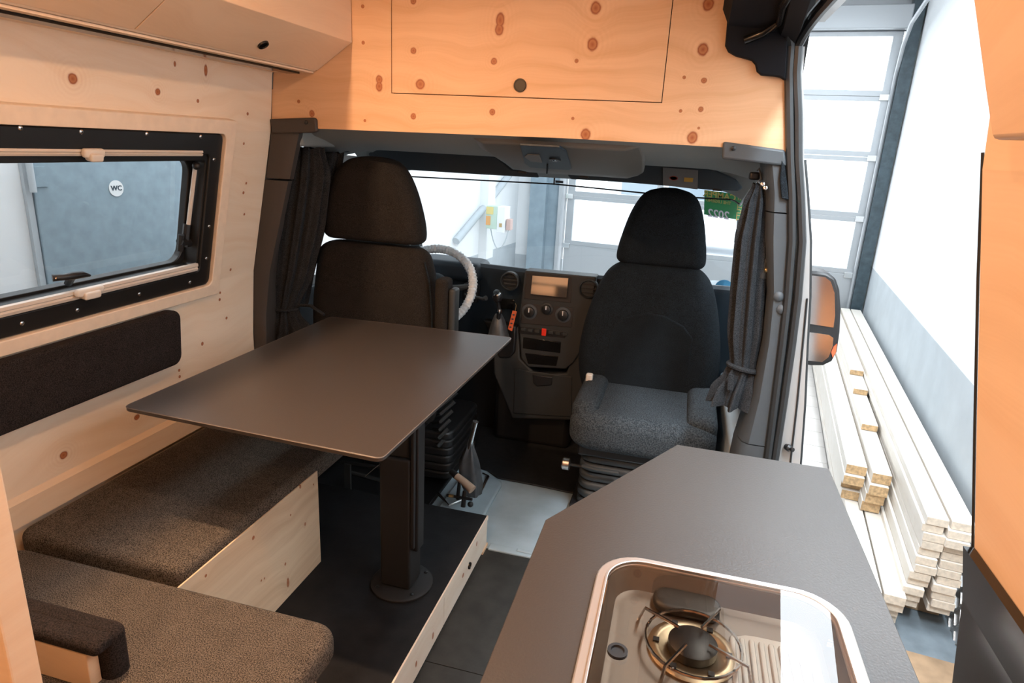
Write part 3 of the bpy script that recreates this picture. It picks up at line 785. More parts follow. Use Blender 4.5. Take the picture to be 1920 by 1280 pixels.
# handle
hd2 = MB(); a = wpx(98, 521, .02); b = wpx(135, 517, .035); c = wpx(168, 516, .03)
hd2.tube([a, (a + b) / 2 + Vector((.006, 0, 0)), b, (b + c) / 2 + Vector((.004, 0, .003)), c], [.009, .008, .010, .009, .004], 10)
hd2.tube([b, wpx(128, 530, -.03)], .010, 8)
hd2.build('window_handle', M_plb, w2)
MB().lathe(wpx(106, 522, .03), [(.004, 0), (.002, .002)], (1, 0, 0), 8).build('screw', M_chrome, w2)
# stay arm
s0 = wpx(366, 313, -.02); s1 = wpx(352, 432, -.03); s2 = wpx(346, 462, -.03)
MB().tube([s0, s1], .0065, 8).build('stay_arm', M_rail, w2)
MB().ball(wpx(368, 311, -.01), .012).build('stay_knob', M_plb, w2)
m = MB(); m.tube([s1 + Vector((0, 0, .02)), s2], .012, 8); m.tube([wpx(337, 452, -.03), wpx(362, 456, -.03)], .014, 8); m.tube([wpx(340, 440, -.03), wpx(338, 470, -.03)], .010, 8)
m.build('stay_clamp', M_plb, w2)

# ------------------------------------------------------------------ bench, cushions, step
bn = thing('bench', 'pine bench box along the left wall under dark felt cushions', 'bench', (-1.3, 1.3, .136))
MB().box(-1.0385, -1.034, 1.047, 1.66, .137, .474).build('front_panel', M_bench, bn, smooth=False, bevel=.001)
MB().box(-1.55, -1.039, .5, 1.655, .137, .43).build('bench_body', M_pine, bn, smooth=False)
MB().box(-1.02, -.64, .25, .99, .137, .42).build('side_box', M_pineX, bn, smooth=False)
m = MB(); m.pillow(-1.54, -1.0392, 1.075, 2.06, .432, .503, .022, .035)
tag(m.build('seat_cushion', M_felt, None), 'dark grey felt bench cushion running under the table along the wall', 'cushion', 'bench cushions')
m = MB(); m.pillow(-1.50, -.606, .42, 1.045, .422, .500, .028, .05)
tag(m.build('seat_cushion', M_felt, None), 'brown-grey felt cushion in the foreground across the bench corner', 'cushion', 'bench cushions')
# back cushion on wall
m = MB(); m.pillow(-.045, 0, .55, 1.655, .775, .955, .012, .03, 'x', M=lambda p: Vector((wx(p.z) + .052 + p.x, p.y, p.z)))
tag(m.build('back_cushion', M_feltd, None), 'long black felt backrest cushion on the wall below the window', 'cushion')
MB().box(wx(.8) + .001, wx(.8) + .01, .6, 1.62, .79, .94).build('back_board', M_pine, bpy.data.objects['back_cushion'], smooth=False)
# end partition (padded) bottom left
pe = thing('end_partition', 'low pine partition with dark felt padding at the lower left corner', 'partition', (-1.1, .7, .3))
A_ = at(45, 1110, 'Z', .60); B_ = at(232, 1172, 'Z', .60); C_ = at(185, 1150, 'Z', .6)
yA = .70
MB().pillow(-1.40, B_.x, B_.y - .035, B_.y + .012, .2, .603, .018, .02, 'z').build('felt_padding', M_feltd, pe)
MB().box(-1.5, B_.x - .028, B_.y - .060, B_.y - .036, .137, .574).build('pine_board', M_pineX, pe, smooth=False, bevel=.002)
MB().pillow(-1.40, B_.x, B_.y - .064, B_.y - .02, .5745, .603, .012, .012).build('padding_top', M_feltd, pe)
# tall wardrobe edge bottom left
p = at(25, 985, 'Y', .56)
tag(MB().box(p.x - .6, p.x, .52, .56, 0.137, 1.9).build('wardrobe_panel', M_pine, smooth=False, bevel=.003), 'upright pine wardrobe panel at the lower left edge', 'panel')

st = thing('step_platform', 'raised platform with dark vinyl top and pale pine drawer fronts', 'platform', (-1.0, 1.2, 0))
MB().box(-1.56, -.606, -.2, 2.112, 0.001, .128).build('platform_body', M_pine, st, smooth=False)
MB().box(-1.56, -.594, -.2, 2.116, .1285, .136).build('vinyl_top', M_vinyl, st, smooth=False)
MB().box(-.594, -.589, -.2, 2.116, .120, .1372).build('edge_strip', M_step, st, smooth=False)
YS = at(833, 1125, 'X', -.59).y
dz0, dz1 = .012, .117
MB().box(-.604, -.592, 2.0605, 2.116, .004, .119).build('end_post', M_step, st, smooth=False)
for y0, y1 in ((YS + .0015, 2.059), (YS - .72, YS - .0015), (-.1, YS - .723)):
    d = MB().box(-.604, -.590, y0, y1, dz0, dz1).build('drawer_front', M_step, st, smooth=False, bevel=.001)
    if y0 > YS:
        push_knob(at(880, 1060, 'X', -.589), (1, 0, 0), d, .013)
MB().box(-.605, -.588, 2.06, 2.125, 0, .012).build('foot_strip', M_pineX, st, smooth=False)

# ------------------------------------------------------------------ table
tb = thing('dining_table', 'dark grey table with thin top on a square telescopic post', 'table', (-.76, 1.66, .136))
cor = [(-1.309, 1.226), (-.585, 1.196), (-.562, 2.238), (-1.295, 2.215)]
def rpoly(c, r, n=5):
    out = []; k = len(c)
    for i in range(k):
        p = Vector(c[i]); a = (Vector(c[i - 1]) - p).normalized(); b = (Vector(c[(i + 1) % k]) - p).normalized()
        for j in range(n + 1):
            t = j / n; s_ = p + a * r * (1 - t) ** 2 + b * r * t ** 2
            out.append((s_.x, s_.y))
    return out
MB().prism([(x, y, .808) for x, y in rpoly(cor, .022)], (0, 0, .012)).build('tabletop', M_table, tb, bevel=.0025)
q = rpoly(cor, .022)
MB().tube([(x, y, .8185) for x, y in q], .0012, 5, closed=True).build('edge_line', M_tedge, tb)
PX0, PX1, PY0, PY1 = -.79, -.69, 1.60, 1.69
MB().box(PX0, PX1, PY0, PY1, .15, .60).build('outer_post', M_post, tb, bevel=.008, seg=3)
MB().box(PX0 + .008, PX1 - .008, PY0 + .008, PY1 - .008, .60, .80).build('inner_post', M_post, tb, bevel=.006, seg=3)
MB().box(PX1 - .0, PX1 + .018, PY0 + .02, PY1 - .02, .28, .79).build('guide_rail', M_post, tb, bevel=.004)
MB().box(PX1 - .0, PX1 + .012, PY0 + .001, PY0 + .016, .30, .79).build('guide_rib', M_post, tb, bevel=.003)
MB().lathe((-.735, 1.645, .137), [(.099, 0), (.099, .007), (.09, .013), (.001, .013)], n=40).build('base_disc', M_post, tb, bevel=.001)
for k in range(4):
    a_ = PI / 4 + k * PI / 2
    MB().lathe((-.735 + .082 * math.cos(a_), 1.645 + .082 * math.sin(a_), .15), [(.006, 0), (.006, .002), (.001, .003)], n=10).build('bolt', M_plb, tb)
MB().box(-.95, -.6, 1.5, 1.8, .798, .8075).build('mount_plate', M_post, tb, smooth=False)

# ------------------------------------------------------------------ kitchen
kb = thing('kitchen_cabinet', 'pine kitchen cabinet below the dark worktop', 'cabinet', (.1, .7, 0))
kpoly = [(-.140, .15), (-.140, .935), (.055, 1.305), (.325, 1.305), (.325, .15)]
MB().prism([(x, y, .0) for x, y in kpoly], (0, 0, .76)).build('body', M_pineX, kb, smooth=False)
MB().box(-.146, -.141, .2, .53, .05, .84).build('door', M_pine, kb, smooth=False, bevel=.001)
MB().box(-.146, -.141, .535, .93, .05, .84).build('door', M_pine, kb, smooth=False, bevel=.001)
HX0, HX1, HY0, HY1 = -.062, .282, .36, .888
wt = thing('worktop', 'dark laminate kitchen worktop with a cut-off front corner', 'worktop', (.1, .7, .88))
WT = [(-.165, .12), (-.165, .952), (.043, 1.337), (.346, 1.335), (.344, .715), (.33, .70), (.33, .12)]
# worktop with a hole: outline bridged around the hob cut-out
bmesh = __import__('bmesh')
def slab_with_hole(outer, inner, z0, z1):
    b = bmesh.new()
    vo = [b.verts.new((x, y, z1)) for x, y in outer]; vi = [b.verts.new((x, y, z1)) for x, y in inner]
    ed = [b.edges.new((vo[i], vo[(i + 1) % len(vo)])) for i in range(len(vo))] + [b.edges.new((vi[i], vi[(i + 1) % len(vi)])) for i in range(len(vi))]
    bmesh.ops.triangle_fill(b, edges=ed, use_beauty=True)
    r = bmesh.ops.extrude_face_region(b, geom=list(b.faces))
    for v in r['geom']:
        if isinstance(v, bmesh.types.BMVert): v.co.z = z0
    b.verts.ensure_lookup_table(); b.verts.index_update()
    m = MB(); m.v = [v.co.copy() for v in b.verts]; m.f = [tuple(v.index for v in f.verts) for f in b.faces]; b.free()
    return m
hole = rrect(HX0 + .012, HX1 - .012, HY0 + .012, HY1 - .012, .055, 8)
slab_with_hole(WT, hole, .886, .9).build('slab', M_top, wt, bevel=.0015)
hb = thing('hob_sink_unit', 'steel hob and sink unit under a tinted glass lid', 'hob', (.11, .62, .9))
def ring_slab(o, i, z0, z1, r0, r1, n=8):
    A = rrect(*o, r0, n); B = rrect(*i, r1, n); k = len(A)
    vs = [Vector((x, y, z0)) for x, y in A] + [Vector((x, y, z1)) for x, y in A] + [Vector((x, y, z1)) for x, y in B] + [Vector((x, y, z0)) for x, y in B]
    fs = [(a * k + j, a * k + (j + 1) % k, ((a + 1) % 4) * k + (j + 1) % k, ((a + 1) % 4) * k + j) for a in range(4) for j in range(k)]
    return MB().add(vs, fs)
M_hframe = mat('hob_rim_steel', (.74, .70, .66), .3, metal=.85)
ring_slab((HX0, HX1, HY0, HY1), (HX0 + .017, HX1 - .022, HY0 + .02, HY1 - .018), .9, .907, .065, .052).build('rim', M_hframe, hb, bevel=.0025)
ring_slab((HX0 + .013, HX1 - .014, HY0 + .015, HY1 - .013), (HX0 + .017, HX1 - .019, HY0 + .02, HY1 - .017), .905, .9115, .056, .052).build('lid_gasket', M_hframe, hb, bevel=.001)
lr = rrect(HX0 + .016, HX1 - .018, HY0 + .018, HY1 - .016, .052, 8)
MB().add([(x, y, .9105) for x, y in lr], [tuple(range(len(lr)))]).build('glass_lid', M_lid, hb, smooth=False)
# steel tray
def tray(x0, x1, y0, y1, zt, zb, r):
    rings = []
    for z, i in ((zt, 0), (zt - .003, .002), (zb + .012, .008), (zb + .003, .013), (zb, .022)):
        rings.append([Vector((x, y, z)) for x, y in rrect(x0 + i, x1 - i, y0 + i, y1 - i, max(r - i, .01), 8)])
    m = MB(); m.loft(rings, cap=False); k = len(rings[0]); n0 = (len(rings) - 1) * k
    m.f.append(tuple(range(n0, n0 + k))); return m
M_tray = mat('tray_steel', (.20, .17, .145), .35, metal=.5)
tray(HX0 + .018, HX1 - .02, HY0 + .02, HY1 - .018, .902, .868, .05).build('tray', M_tray, hb)
M_ridge = mat('drainer_steel', (.50, .50, .48), .4, metal=.4)
MB().pillow(.122, .245, HY0 + .05, HY1 - .075, .8665, .8685, .001, .04).build('drainer_plate', M_ridge, hb)
for k in range(9):
    x = .132 + k * .0125
    MB().pillow(x - .0035, x + .0035, HY0 + .06, HY1 - .088 - max(0, k - 5) ** 2 * .003, .868, .8725, .0015, .003).build('drain_ridge', M_ridge, hb)
bc = Vector((.078, .755, .868))
MB().lathe(bc, [(.058, 0), (.058, .003), (.050, .007), (.044, .006), (.040, .003), (.001, .003)], n=36).build('burner_bowl', mat('burner_bowl_steel', (.45, .36, .24), .35, metal=.9), hb)
for a_ in range(6): MB().box(bc.x - .004 + .047 * math.cos(a_ * PI / 3), bc.x + .004 + .047 * math.cos(a_ * PI / 3), bc.y - .004 + .047 * math.sin(a_ * PI / 3), bc.y + .004 + .047 * math.sin(a_ * PI / 3), bc.z + .004, bc.z + .009).build('bowl_lug', M_plb, hb)
MB().pillow(.022, .118, .815, .865, .868, .884, .008, .02).build('flame_guard', mat('guard_dark', (.03, .027, .024), .4), hb)
bu = MB().lathe(bc, [(.032, .004), (.032, .016), (.027, .019), (.001, .020)], n=30).build('burner_head', M_plb, hb)
ps = MB()
ps.tube([bc + Vector((.062 * math.cos(2 * PI * k / 28), .062 * math.sin(2 * PI * k / 28), .016)) for k in range(28)], .0022, 6, closed=True)
for k in range(4):
    a_ = PI / 4 + k * PI / 2 + .3; d = Vector((math.cos(a_), math.sin(a_), 0))
    ps.tube([bc + d * .022 + Vector((0, 0, .026)), bc + d * .074 + Vector((0, 0, .026)), bc + d * .082 + Vector((0, 0, .002))], .0024, 6)
ps.build('pan_support', M_chrome, hb)
MB().lathe(at(1157, 1228, 'Z', .908) - Vector((0, 0, .0)), [(.0125, .004), (.0125, .008), (.0085, .008), (.0075, .0055), (.001, .0055)], n=22).build('lid_grommet', M_plb, hb)
pk = at(1552, 1205, 'Z', .885)
MB().tube([pk, pk + Vector((.014, -.006, 0))], .006, 10).build('tap_pivot', M_chrome, hb)
MB().lathe(at(1160, 1052, 'Z', .9), [(.005, 0), (.005, .004), (.001, .005)], n=12).build('rubber_foot', M_pld, hb)

# ------------------------------------------------------------------ seats
def rring(cx, cy, z, hx, hy, r=.05, n=6, tilt=0):
    return [Vector((cx + a, cy + b, z)) for a, b in rrect(-hx, hx, -hy, hy, min(r, hy * .98, hx * .98), n)]
def seat_shell(secs, r=.05):
    """secs: (z, x0, x1, cy, hy)"""
    out = []
    for k, (z, x0, x1, cy, hy) in enumerate(secs): out.append(rring((x0 + x1) / 2, cy, z, (x1 - x0) / 2, hy, r))
    return MB().loft(out)
def smooth_secs(secs, n=5):
    out = []
    for i in range(len(secs) - 1):
        p0 = secs[max(i - 1, 0)]; p1 = secs[i]; p2 = secs[i + 1]; p3 = secs[min(i + 2, len(secs) - 1)]
        for k in range(n):
            t = k / n
            out.append(tuple(.5 * (2 * b + (c - a) * t + (2 * a - 5 * b + 4 * c - d) * t * t + (-a + 3 * b - 3 * c + d) * t ** 3) for a, b, c, d in zip(p0, p1, p2, p3)))
    return out + [secs[-1]]
dsx = thing('driver_seat', 'brown-black cloth driver seat seen from behind with raised armrest', 'seat', (-1.17, 2.45, 0))
hd_ = smooth_secs([(1.108, -1.355, -1.00, 2.37, .030), (1.113, -1.378, -.978, 2.37, .050), (1.135, -1.390, -.966, 2.37, .064), (1.20, -1.387, -.972, 2.365, .068), (1.30, -1.355, -.998, 2.36, .066), (1.375, -1.318, -1.030, 2.355, .060), (1.410, -1.280, -1.062, 2.355, .048), (1.424, -1.24, -1.10, 2.355, .034), (1.430, -1.20, -1.14, 2.355, .015)])
seat_shell(hd_, .055).build('headrest', M_seat, dsx)
bk_ = smooth_secs([(.36, -1.42, -.93, 2.40, .05), (.42, -1.45, -.915, 2.40, .075), (.60, -1.462, -.905, 2.40, .085), (.80, -1.458, -.912, 2.39, .085), (.95, -1.44, -.925, 2.385, .08), (1.04, -1.425, -.94, 2.38, .07), (1.075, -1.405, -.955, 2.375, .055), (1.095, -1.36, -.99, 2.375, .03), (1.10, -1.30, -1.05, 2.375, .012)])
seat_shell(bk_, .07).build('backrest', M_seat, dsx)
m = MB(); m.tube([Vector((-1.0 + .055 * 0, 2.31, .9)), Vector((-.999, 2.31, .7))], .001); 
m = MB(); m.tube([(-.948, 2.325, 1.05), (-.925, 2.322, .97), (-.913, 2.320, .85), (-.907, 2.318, .6)], .004, 6); m.build('piping', M_seatb, dsx)
ar = MB(); ar.pillow(-.895, -.842, 2.29, 2.37, .62, .995, .014, .02, 'z')
ar.build('armrest', M_seat, dsx)
MB().pillow(-.84, -.812, 2.30, 2.36, .60, .96, .01, .012, 'z').build('armrest_side', M_pld, dsx)
MB().pillow(-1.44, -.92, 2.42, 2.95, .40, .53, .04, .07).build('seat_pad', M_seatb, dsx)
bs_ = MB(); bs_.box(-1.50, -.90, 2.12, 2.86, .0, .02)
bs_.build('base_plate', M_plb, dsx, bevel=.004)
MB().box(-1.40, -.98, 2.40, 2.80, .30, .36).build('seat_pan', M_plb, dsx, bevel=.01)
for k in range(6):
    MB().pillow(-1.30, -.86, 2.44, 2.84, .06 + k * .038, .10 + k * .038, .012, .05).build('bellows_fold', M_plb, dsx)
pp = at(644, 870, 'Y', 2.2); 
MB().box(pp.x, pp.x + .03, 2.2, 2.212, .03, pp.z).build('bracket', M_pld, dsx, bevel=.002)
a = at(656, 885, 'Y', 2.28); b = at(742, 908, 'Y', 2.28)
MB().tube([a, b], .010, 8).build('cross_tube', M_pld, dsx)
MB().tube([at(640, 866, 'Y', 2.25), at(742, 880, 'Y', 2.25)], .008, 8).build('cross_tube', M_plb, dsx)
MB().tube([at(685, 893, 'Y', 2.2), at(700, 880, 'Y', 2.2), at(722, 862, 'Y', 2.2)], .0016, 6).build('cable', M_chrome, dsx)
MB().tube([at(735, 928, 'Y', 2.15), at(732, 905, 'Y', 2.15), at(737, 882, 'Y', 2.15), at(745, 872, 'Y', 2.15)], .0018, 6).build('cable', M_pld, dsx)
MB().lathe(at(738, 926, 'Y', 2.15), [(.006, 0), (.006, .006), (.001, .007)], (0, -1, 0), 8).build('bolt', M_brass, dsx)
for k in range(6):
    y_ = 2.46
    a = at(808 + k * 2, 765 + k * 13, 'Y', y_); b = at(856 - k * 4, 735 + k * 17, 'Y', y_)
    MB().tube([a, (a + b) / 2 + Vector((.0, -.03, -.012)), b], .010, 8).build('side_fold', M_pld, dsx)
# passenger seat, swivelled to face the rear
psx = thing('passenger_seat', 'black cloth passenger seat swivelled to face the living area', 'seat', (-.08, 2.65, 0))
PYc = 2.86
hd_ = smooth_secs([(1.028, -.245, .080, PYc + .03, .03), (1.036, -.262, .098, PYc + .03, .05), (1.06, -.272, .108, PYc + .03, .062), (1.13, -.262, .100, PYc + .03, .066), (1.24, -.232, .076, PYc + .03, .062), (1.31, -.198, .048, PYc + .03, .055), (1.342, -.165, .015, PYc + .03, .042), (1.356, -.12, -.03, PYc + .03, .022), (1.36, -.10, -.05, PYc + .03, .01)])
seat_shell(hd_, .055).build('headrest', M_seatb, psx)
bk_ = smooth_secs([(.33, -.30, .16, PYc, .05), (.38, -.335, .19, PYc, .075), (.48, -.380, .215, PYc, .09), (.60, -.398, .225, PYc, .09), (.74, -.385, .210, PYc, .088), (.88, -.350, .178, PYc, .08), (.97, -.315, .145, PYc + .005, .07), (1.015, -.28, .110, PYc + .01, .055), (1.035, -.24, .07, PYc + .015, .03), (1.04, -.18, .01, PYc + .015, .012)])
seat_shell(bk_, .09).build('backrest', M_seatb, psx)
# centre panel with arched top seam
m = MB(); ptsf = [(-.265, .42), (.08, .42), (.095, .62), (.095, .75), (.05, .80), (-.03, .835), (-.11, .84), (-.19, .815), (-.25, .765), (-.27, .62)]
m.prism([(x, PYc - .092, z) for x, z in ptsf], (0, .02, 0)); m.build('centre_panel', M_seatb, psx, bevel=.006, seg=3)
m = MB(); m.pillow(-.352, .222, 2.35, 2.88, .345, .505, .06, .09, 'z')
m.build('seat_pad', M_plush, psx, subsurf=0)
MB().pillow(-.35, -.24, 2.40, 2.85, .42, .535, .04, .05).build('side_bolster', M_plush, psx)
MB().pillow(.10, .22, 2.40, 2.85, .42, .535, .04, .05).build('side_bolster', M_plush, psx)
MB().pillow(-.335, -.305, 2.68, 2.71, .50, .56, .006, .008).build('buckle', M_white, psx)
p = at(1330, 783, 'Y', 2.75)
MB().pillow(p.x - .012, p.x + .012, p.y - .01, p.y + .01, p.z - .02, p.z + .01, .004).build('belt_button', M_red, psx)
p = at(1056, 868, 'Y', 2.50)
MB().lathe(p + Vector((.03, 0, 0)), [(.022, 0), (.026, .004), (.026, .03), (.020, .036), (.001, .037)], (-1, 0, 0), 16).build('adjuster_knob', M_steel, psx)
MB().tube([p + Vector((.02, 0, 0)), p + Vector((.09, 0, 0))], .007, 8).build('adjuster_shaft', M_pld, psx)
m = MB(); m.tube([at(1092, 873, 'Y', 2.42), at(1120, 880, 'Y', 2.40), at(1160, 886, 'Y', 2.40)], .008, 8); m.build('lever', M_pld, psx)
MB().box(-.31, .20, 2.42, 2.86, .30, .35).build('seat_pan', M_plb, psx, bevel=.01)
for k in range(6):
    i = .012 * (k % 2)
    MB().pillow(-.305 + k * .0, .20, 2.44, 2.86, .05 + k * .042, .088 + k * .042, .017, .06).build('bellows_fold', M_pld, psx)
MB().box(-.33, .23, 2.46, 2.90, -.001, .05).build('base_plate', M_plb, psx, bevel=.006)
# blower bulb lying on the seat
bb = thing('blower_bulb', 'small black rubber blower with a red nozzle lying on the passenger seat', 'blower', at(1210, 775, 'Y', 2.72))
c = at(1226, 763, 'Y', 2.70); d = at(1178, 762, 'Y', 2.70)
MB().ball(c, (.042, .026, .024), 16, 10).build('bulb', M_plb, bb)
MB().tube([c + (d - c) * .45, c + (d - c) * .62], [.008, .006], 8).build('neck', M_plb, bb)
MB().tube([c + (d - c) * .58, d], [.006, .005], 8).build('nozzle', M_red, bb)

# ------------------------------------------------------------------ handbrake
hbk = thing('handbrake', 'chrome handbrake lever in a dark leather gaiter on the cab floor', 'handbrake', (-.73, 2.35, 0))
MB().pillow(-.86, -.66, 2.26, 2.62, -.002, .018, .008, .05).build('floor_plate', M_rubber, hbk)
A1 = at(892, 790, 'Y', 2.33); A2 = at(882, 828, 'Y', 2.33)
MB().tube([A2 + (A2 - A1) * .3, A1], .013, 10).build('lever', M_chrome, hbk)
# gaiter
rings = []
for (px, py, w, dd) in ((882, 824, .008, .008), (881, 838, .014, .012), (880, 852, .028, .022), (879, 868, .042, .034), (880, 886, .046, .04), (884, 905, .044, .042), (888, 925, .030, .035)):
    c = at(px, py, 'Y', 2.33); n = 24
    rings.append([c + Vector(((w + .005 * math.sin(5 * 2 * PI * k / n)) * math.cos(2 * PI * k / n), (dd + .004 * math.sin(5 * 2 * PI * k / n)) * math.sin(2 * PI * k / n), 0)) for k in range(n)])
MB().loft(rings).build('gaiter', M_leather, hbk)
a = at(856, 892, 'Y', 2.25); b = at(886, 918, 'Y', 2.22)
MB().tube([a, (a + b) / 2 + Vector((0, 0, .004)), b], [.014, .015, .019], 12).build('grip_sleeve', M_cone, hbk)
MB().tube([a - (b - a) * .35, a], [.012, .015], 10).build('ratchet_button', M_plb, hbk)
m = MB(); m.tube([at(858, 935, 'Y', 2.24), at(862, 900, 'Y', 2.24)], .008, 8); m.tube([at(838, 928, 'Y', 2.24), at(885, 936, 'Y', 2.22)], .006, 8); m.tube([at(868, 950, 'Y', 2.22), at(872, 920, 'Y', 2.24)], .010, 8)
m.build('linkage', M_plb, hbk)
m = MB(); m.tube([at(842, 929, 'Y', 2.22), at(850, 930, 'Y', 2.22)], .007, 8); m.build('linkage_joint', M_brass, hbk)
MB().ball(at(882, 945, 'Y', 2.2), .012).build('linkage_joint', M_plb, hbk)
MB().tube([at(x, y, 'Z', .028) for x, y in ((822, 925), (842, 948), (900, 925), (915, 893), (905, 888))], .007, 8).build('guard_hoop', M_chrome, hbk)

# ------------------------------------------------------------------ cab mat
m = MB(); q = [(-1.45, 3.5), (-1.45, 2.95), (-.90, 2.72), (-.77, 2.70), (-.70, 2.645), (-.5, 2.64), (-.36, 2.63), (.28, 2.64), (.28, 3.5)]
m.prism([(x, y, -.001) for x, y in q], (0, 0, .008))
tag(m.build('floor_mat', M_mat, bevel=.003), 'black rubber mat on the cab floor before the dashboard', 'floor mat')

# ------------------------------------------------------------------ dashboard
db = thing('dashboard', 'dark blue-grey dashboard with round vents and centre console', 'dashboard', (-.6, 3.2, 0))
FY = 3.05
m = MB(); rings = []
for k in range(31):
    t = k / 30; x = -1.52 + 1.83 * t; cc = abs(x + .62)
    y = FY - .015 - .04 * max(0, 1 - cc / .35) + .10 * max(0, cc - .55); ytop = y
    rings.append([Vector((x, y + .10, .45)), Vector((x, y + .03, .62)), Vector((x, y + .012, .85)), Vector((x, y - .005, .895)), Vector((x, y - .006, .918)), Vector((x, y + .012, .932)), Vector((x, y + .08, .922)), Vector((x, 3.62, .80)), Vector((x, 3.66, .76)), Vector((x, 3.6, .45))])
m.loft(rings).build('upper_body', M_dash, db)
# instrument hood
MB().pillow(-1.28, -.93, 3.0, 3.2, .84, .935, .03, .05).build('instrument_hood', M_dash, db)
p = at(893, 548, 'Y', 3.0)
MB().pillow(p.x - .06, p.x + .02, 2.96, 3.0, p.z - .05, p.z + .05, .01, .02, 'y').build('instrument_cluster', M_plb, db)
# centre stack tapering down
def P2(px, py, Y=FY - .075): return at(px, py, 'Y', Y)
CSY = FY - .075
m = MB(); q = [(984, 507), (1118, 519), (1100, 640), (1075, 680), (1060, 692), (990, 688), (977, 672), (972, 600)]
m.prism([P2(*p) for p in q], (0, .09, 0)); cs = m.build('centre_stack', M_pld, db, bevel=.006, seg=3)
M_stack = mat('stack_plastic', (.028, .023, .021), .5)
m = MB(); q = [(987, 512), (1073, 520), (1070, 568), (983, 560)]
m.prism([P2(*p, CSY - .002) for p in q], (0, .01, 0)); rd = m.build('radio_bezel', M_stack, cs, bevel=.002)
m = MB(); q = [(999, 516), (1066, 521), (1063, 557), (996, 550)]
m.prism([P2(*p, CSY - .006) for p in q], (0, .006, 0)); m.v = [Vector((v.x, v.y - .012 + ((v.z - .83) * .06 if v.y < CSY - .003 else 0), v.z)) for v in m.v]; m.build('screen', M_screen, rd, smooth=False)
m = MB(); q = [(980, 568), (1075, 577), (1072, 614), (976, 606)]
m.prism([P2(*p, CSY - .003) for p in q], (0, .01, 0)); m.build('heater_panel', M_stack, cs, bevel=.002)
for px, py, r in ((993, 584, .031), (1025, 579, .026), (1056, 590, .031)):
    c = P2(px, py, CSY - .003)
    dl = MB().lathe(c, [(r * 1.25, 0), (r * 1.22, .003), (r, .003), (r * .95, .004)], (0, -1, 0), 24).build('heater_dial', M_pillar if px != 1025 else M_pld, cs)
    MB().lathe(c, [(r * .85, .003), (r * .8, .016), (r * .7, .018), (.001, .018)], (0, -1, 0), 20).build('dial_knob', M_plb, dl)
    MB().box(c.x - .002, c.x + .002, c.y - .020, c.y - .016, c.z, c.z + r * .7).build('dial_mark', M_paper, dl, smooth=False)
m = MB(); q = [(975, 612), (1062, 622), (1059, 634), (973, 625)]
m.prism([P2(*p, CSY - .002) for p in q], (0, .01, 0)); m.build('switch_row', M_plb, cs, bevel=.002)
for i in range(7):
    if i == 3: continue
    c = P2(981 + i * 13, 617.5 + i * 1.5, CSY - .004); MB().box(c.x - .012, c.x + .012, c.y - .004, c.y + .003, c.z - .008, c.z + .008).build('rocker_switch', M_pld, cs, bevel=.002)
c = P2(1020, 622, CSY - .005); MB().box(c.x - .011, c.x + .011, c.y - .005, c.y + .003, c.z - .019, c.z + .017).build('hazard_switch', M_red, cs, bevel=.002)
for q, nm in (([(981, 632), (1052, 641), (1050, 662), (980, 653)], 'storage_slot'), ([(984, 662), (1047, 668), (1043, 686), (990, 682)], 'ashtray')):
    m = MB(); m.prism([P2(*p, CSY - .003) for p in q], (0, .01, 0)); m.build(nm, M_black, cs, bevel=.002)
def vent(px, py, Y, r, par, mt=M_dash):
    c = at(px, py, 'Y', Y)
    v = MB().lathe(c, [(r, -.02), (r, .008), (r * .88, .012), (r * .80, .006), (r * .78, -.01), (.001, -.012)], (0, -1, 0), 32).build('air_vent', mt, par)
    for k in (-1, 0, 1):
        w = math.sqrt(max(.0, 1 - (k * .45) ** 2)) * r * .76
        MB().box(c.x - w, c.x + w, c.y - .004, c.y + .004, c.z + k * r * .42 - .0025, c.z + k * r * .42 + .0025).build('vent_slat', M_plb, v, smooth=False)
vent(956, 527, FY - .075, .046, db, M_pld); vent(1104, 541, FY - .075, .046, db, M_pld)
for q in ([(1083, 578), (1118, 580), (1116, 600), (1080, 598)], [(935, 560), (965, 562), (963, 580), (935, 578)]):
    m = MB(); m.prism([at(*p, 'Y', FY - .03) for p in q], (0, .02, 0)); m.build('cubby', M_black, db, bevel=.002)
# lower centre console
m = MB(); q = [(925, 640), (973, 612), (975, 672), (1005, 702), (1062, 700), (1085, 620), (1118, 600), (1130, 640), (1120, 790), (960, 785), (925, 700)]
m.prism([at(*p, 'Y', CSY + .012) for p in q], (0, .14, 0)); lcn = m.build('lower_console', M_pld, db, bevel=.01, seg=3)
m = MB(); q = [(965, 692), (1072, 706), (1072, 782), (962, 775)]
m.prism([at(*p, 'Y', CSY + .006) for p in q], (0, .01, 0)); lb = m.build('locker_lid', M_pld, lcn, bevel=.004, seg=3)
m = MB(); q = [(998, 702), (1036, 707), (1034, 722), (1006, 724), (1000, 718)]
m.prism([at(*p, 'Y', CSY - .002) for p in q], (0, .01, 0)); m.build('lid_pull', M_plb, lb, bevel=.003)
m = MB(); q = [(905, 600), (968, 612), (966, 660), (955, 672), (935, 672), (925, 640)]
m.prism([at(*p, 'Y', CSY + .002) for p in q], (0, .06, 0)); m.build('gear_console', M_plb, db, bevel=.01, seg=3)
MB().box(-1.5, .28, FY + .12, FY + .16, .0, .6).build('footwell_wall', M_plb, db, smooth=False)
MB().box(-.85, -.44, FY - .0, FY + .2, .0, .35).build('tunnel', M_plb, db, bevel=.03, seg=3)
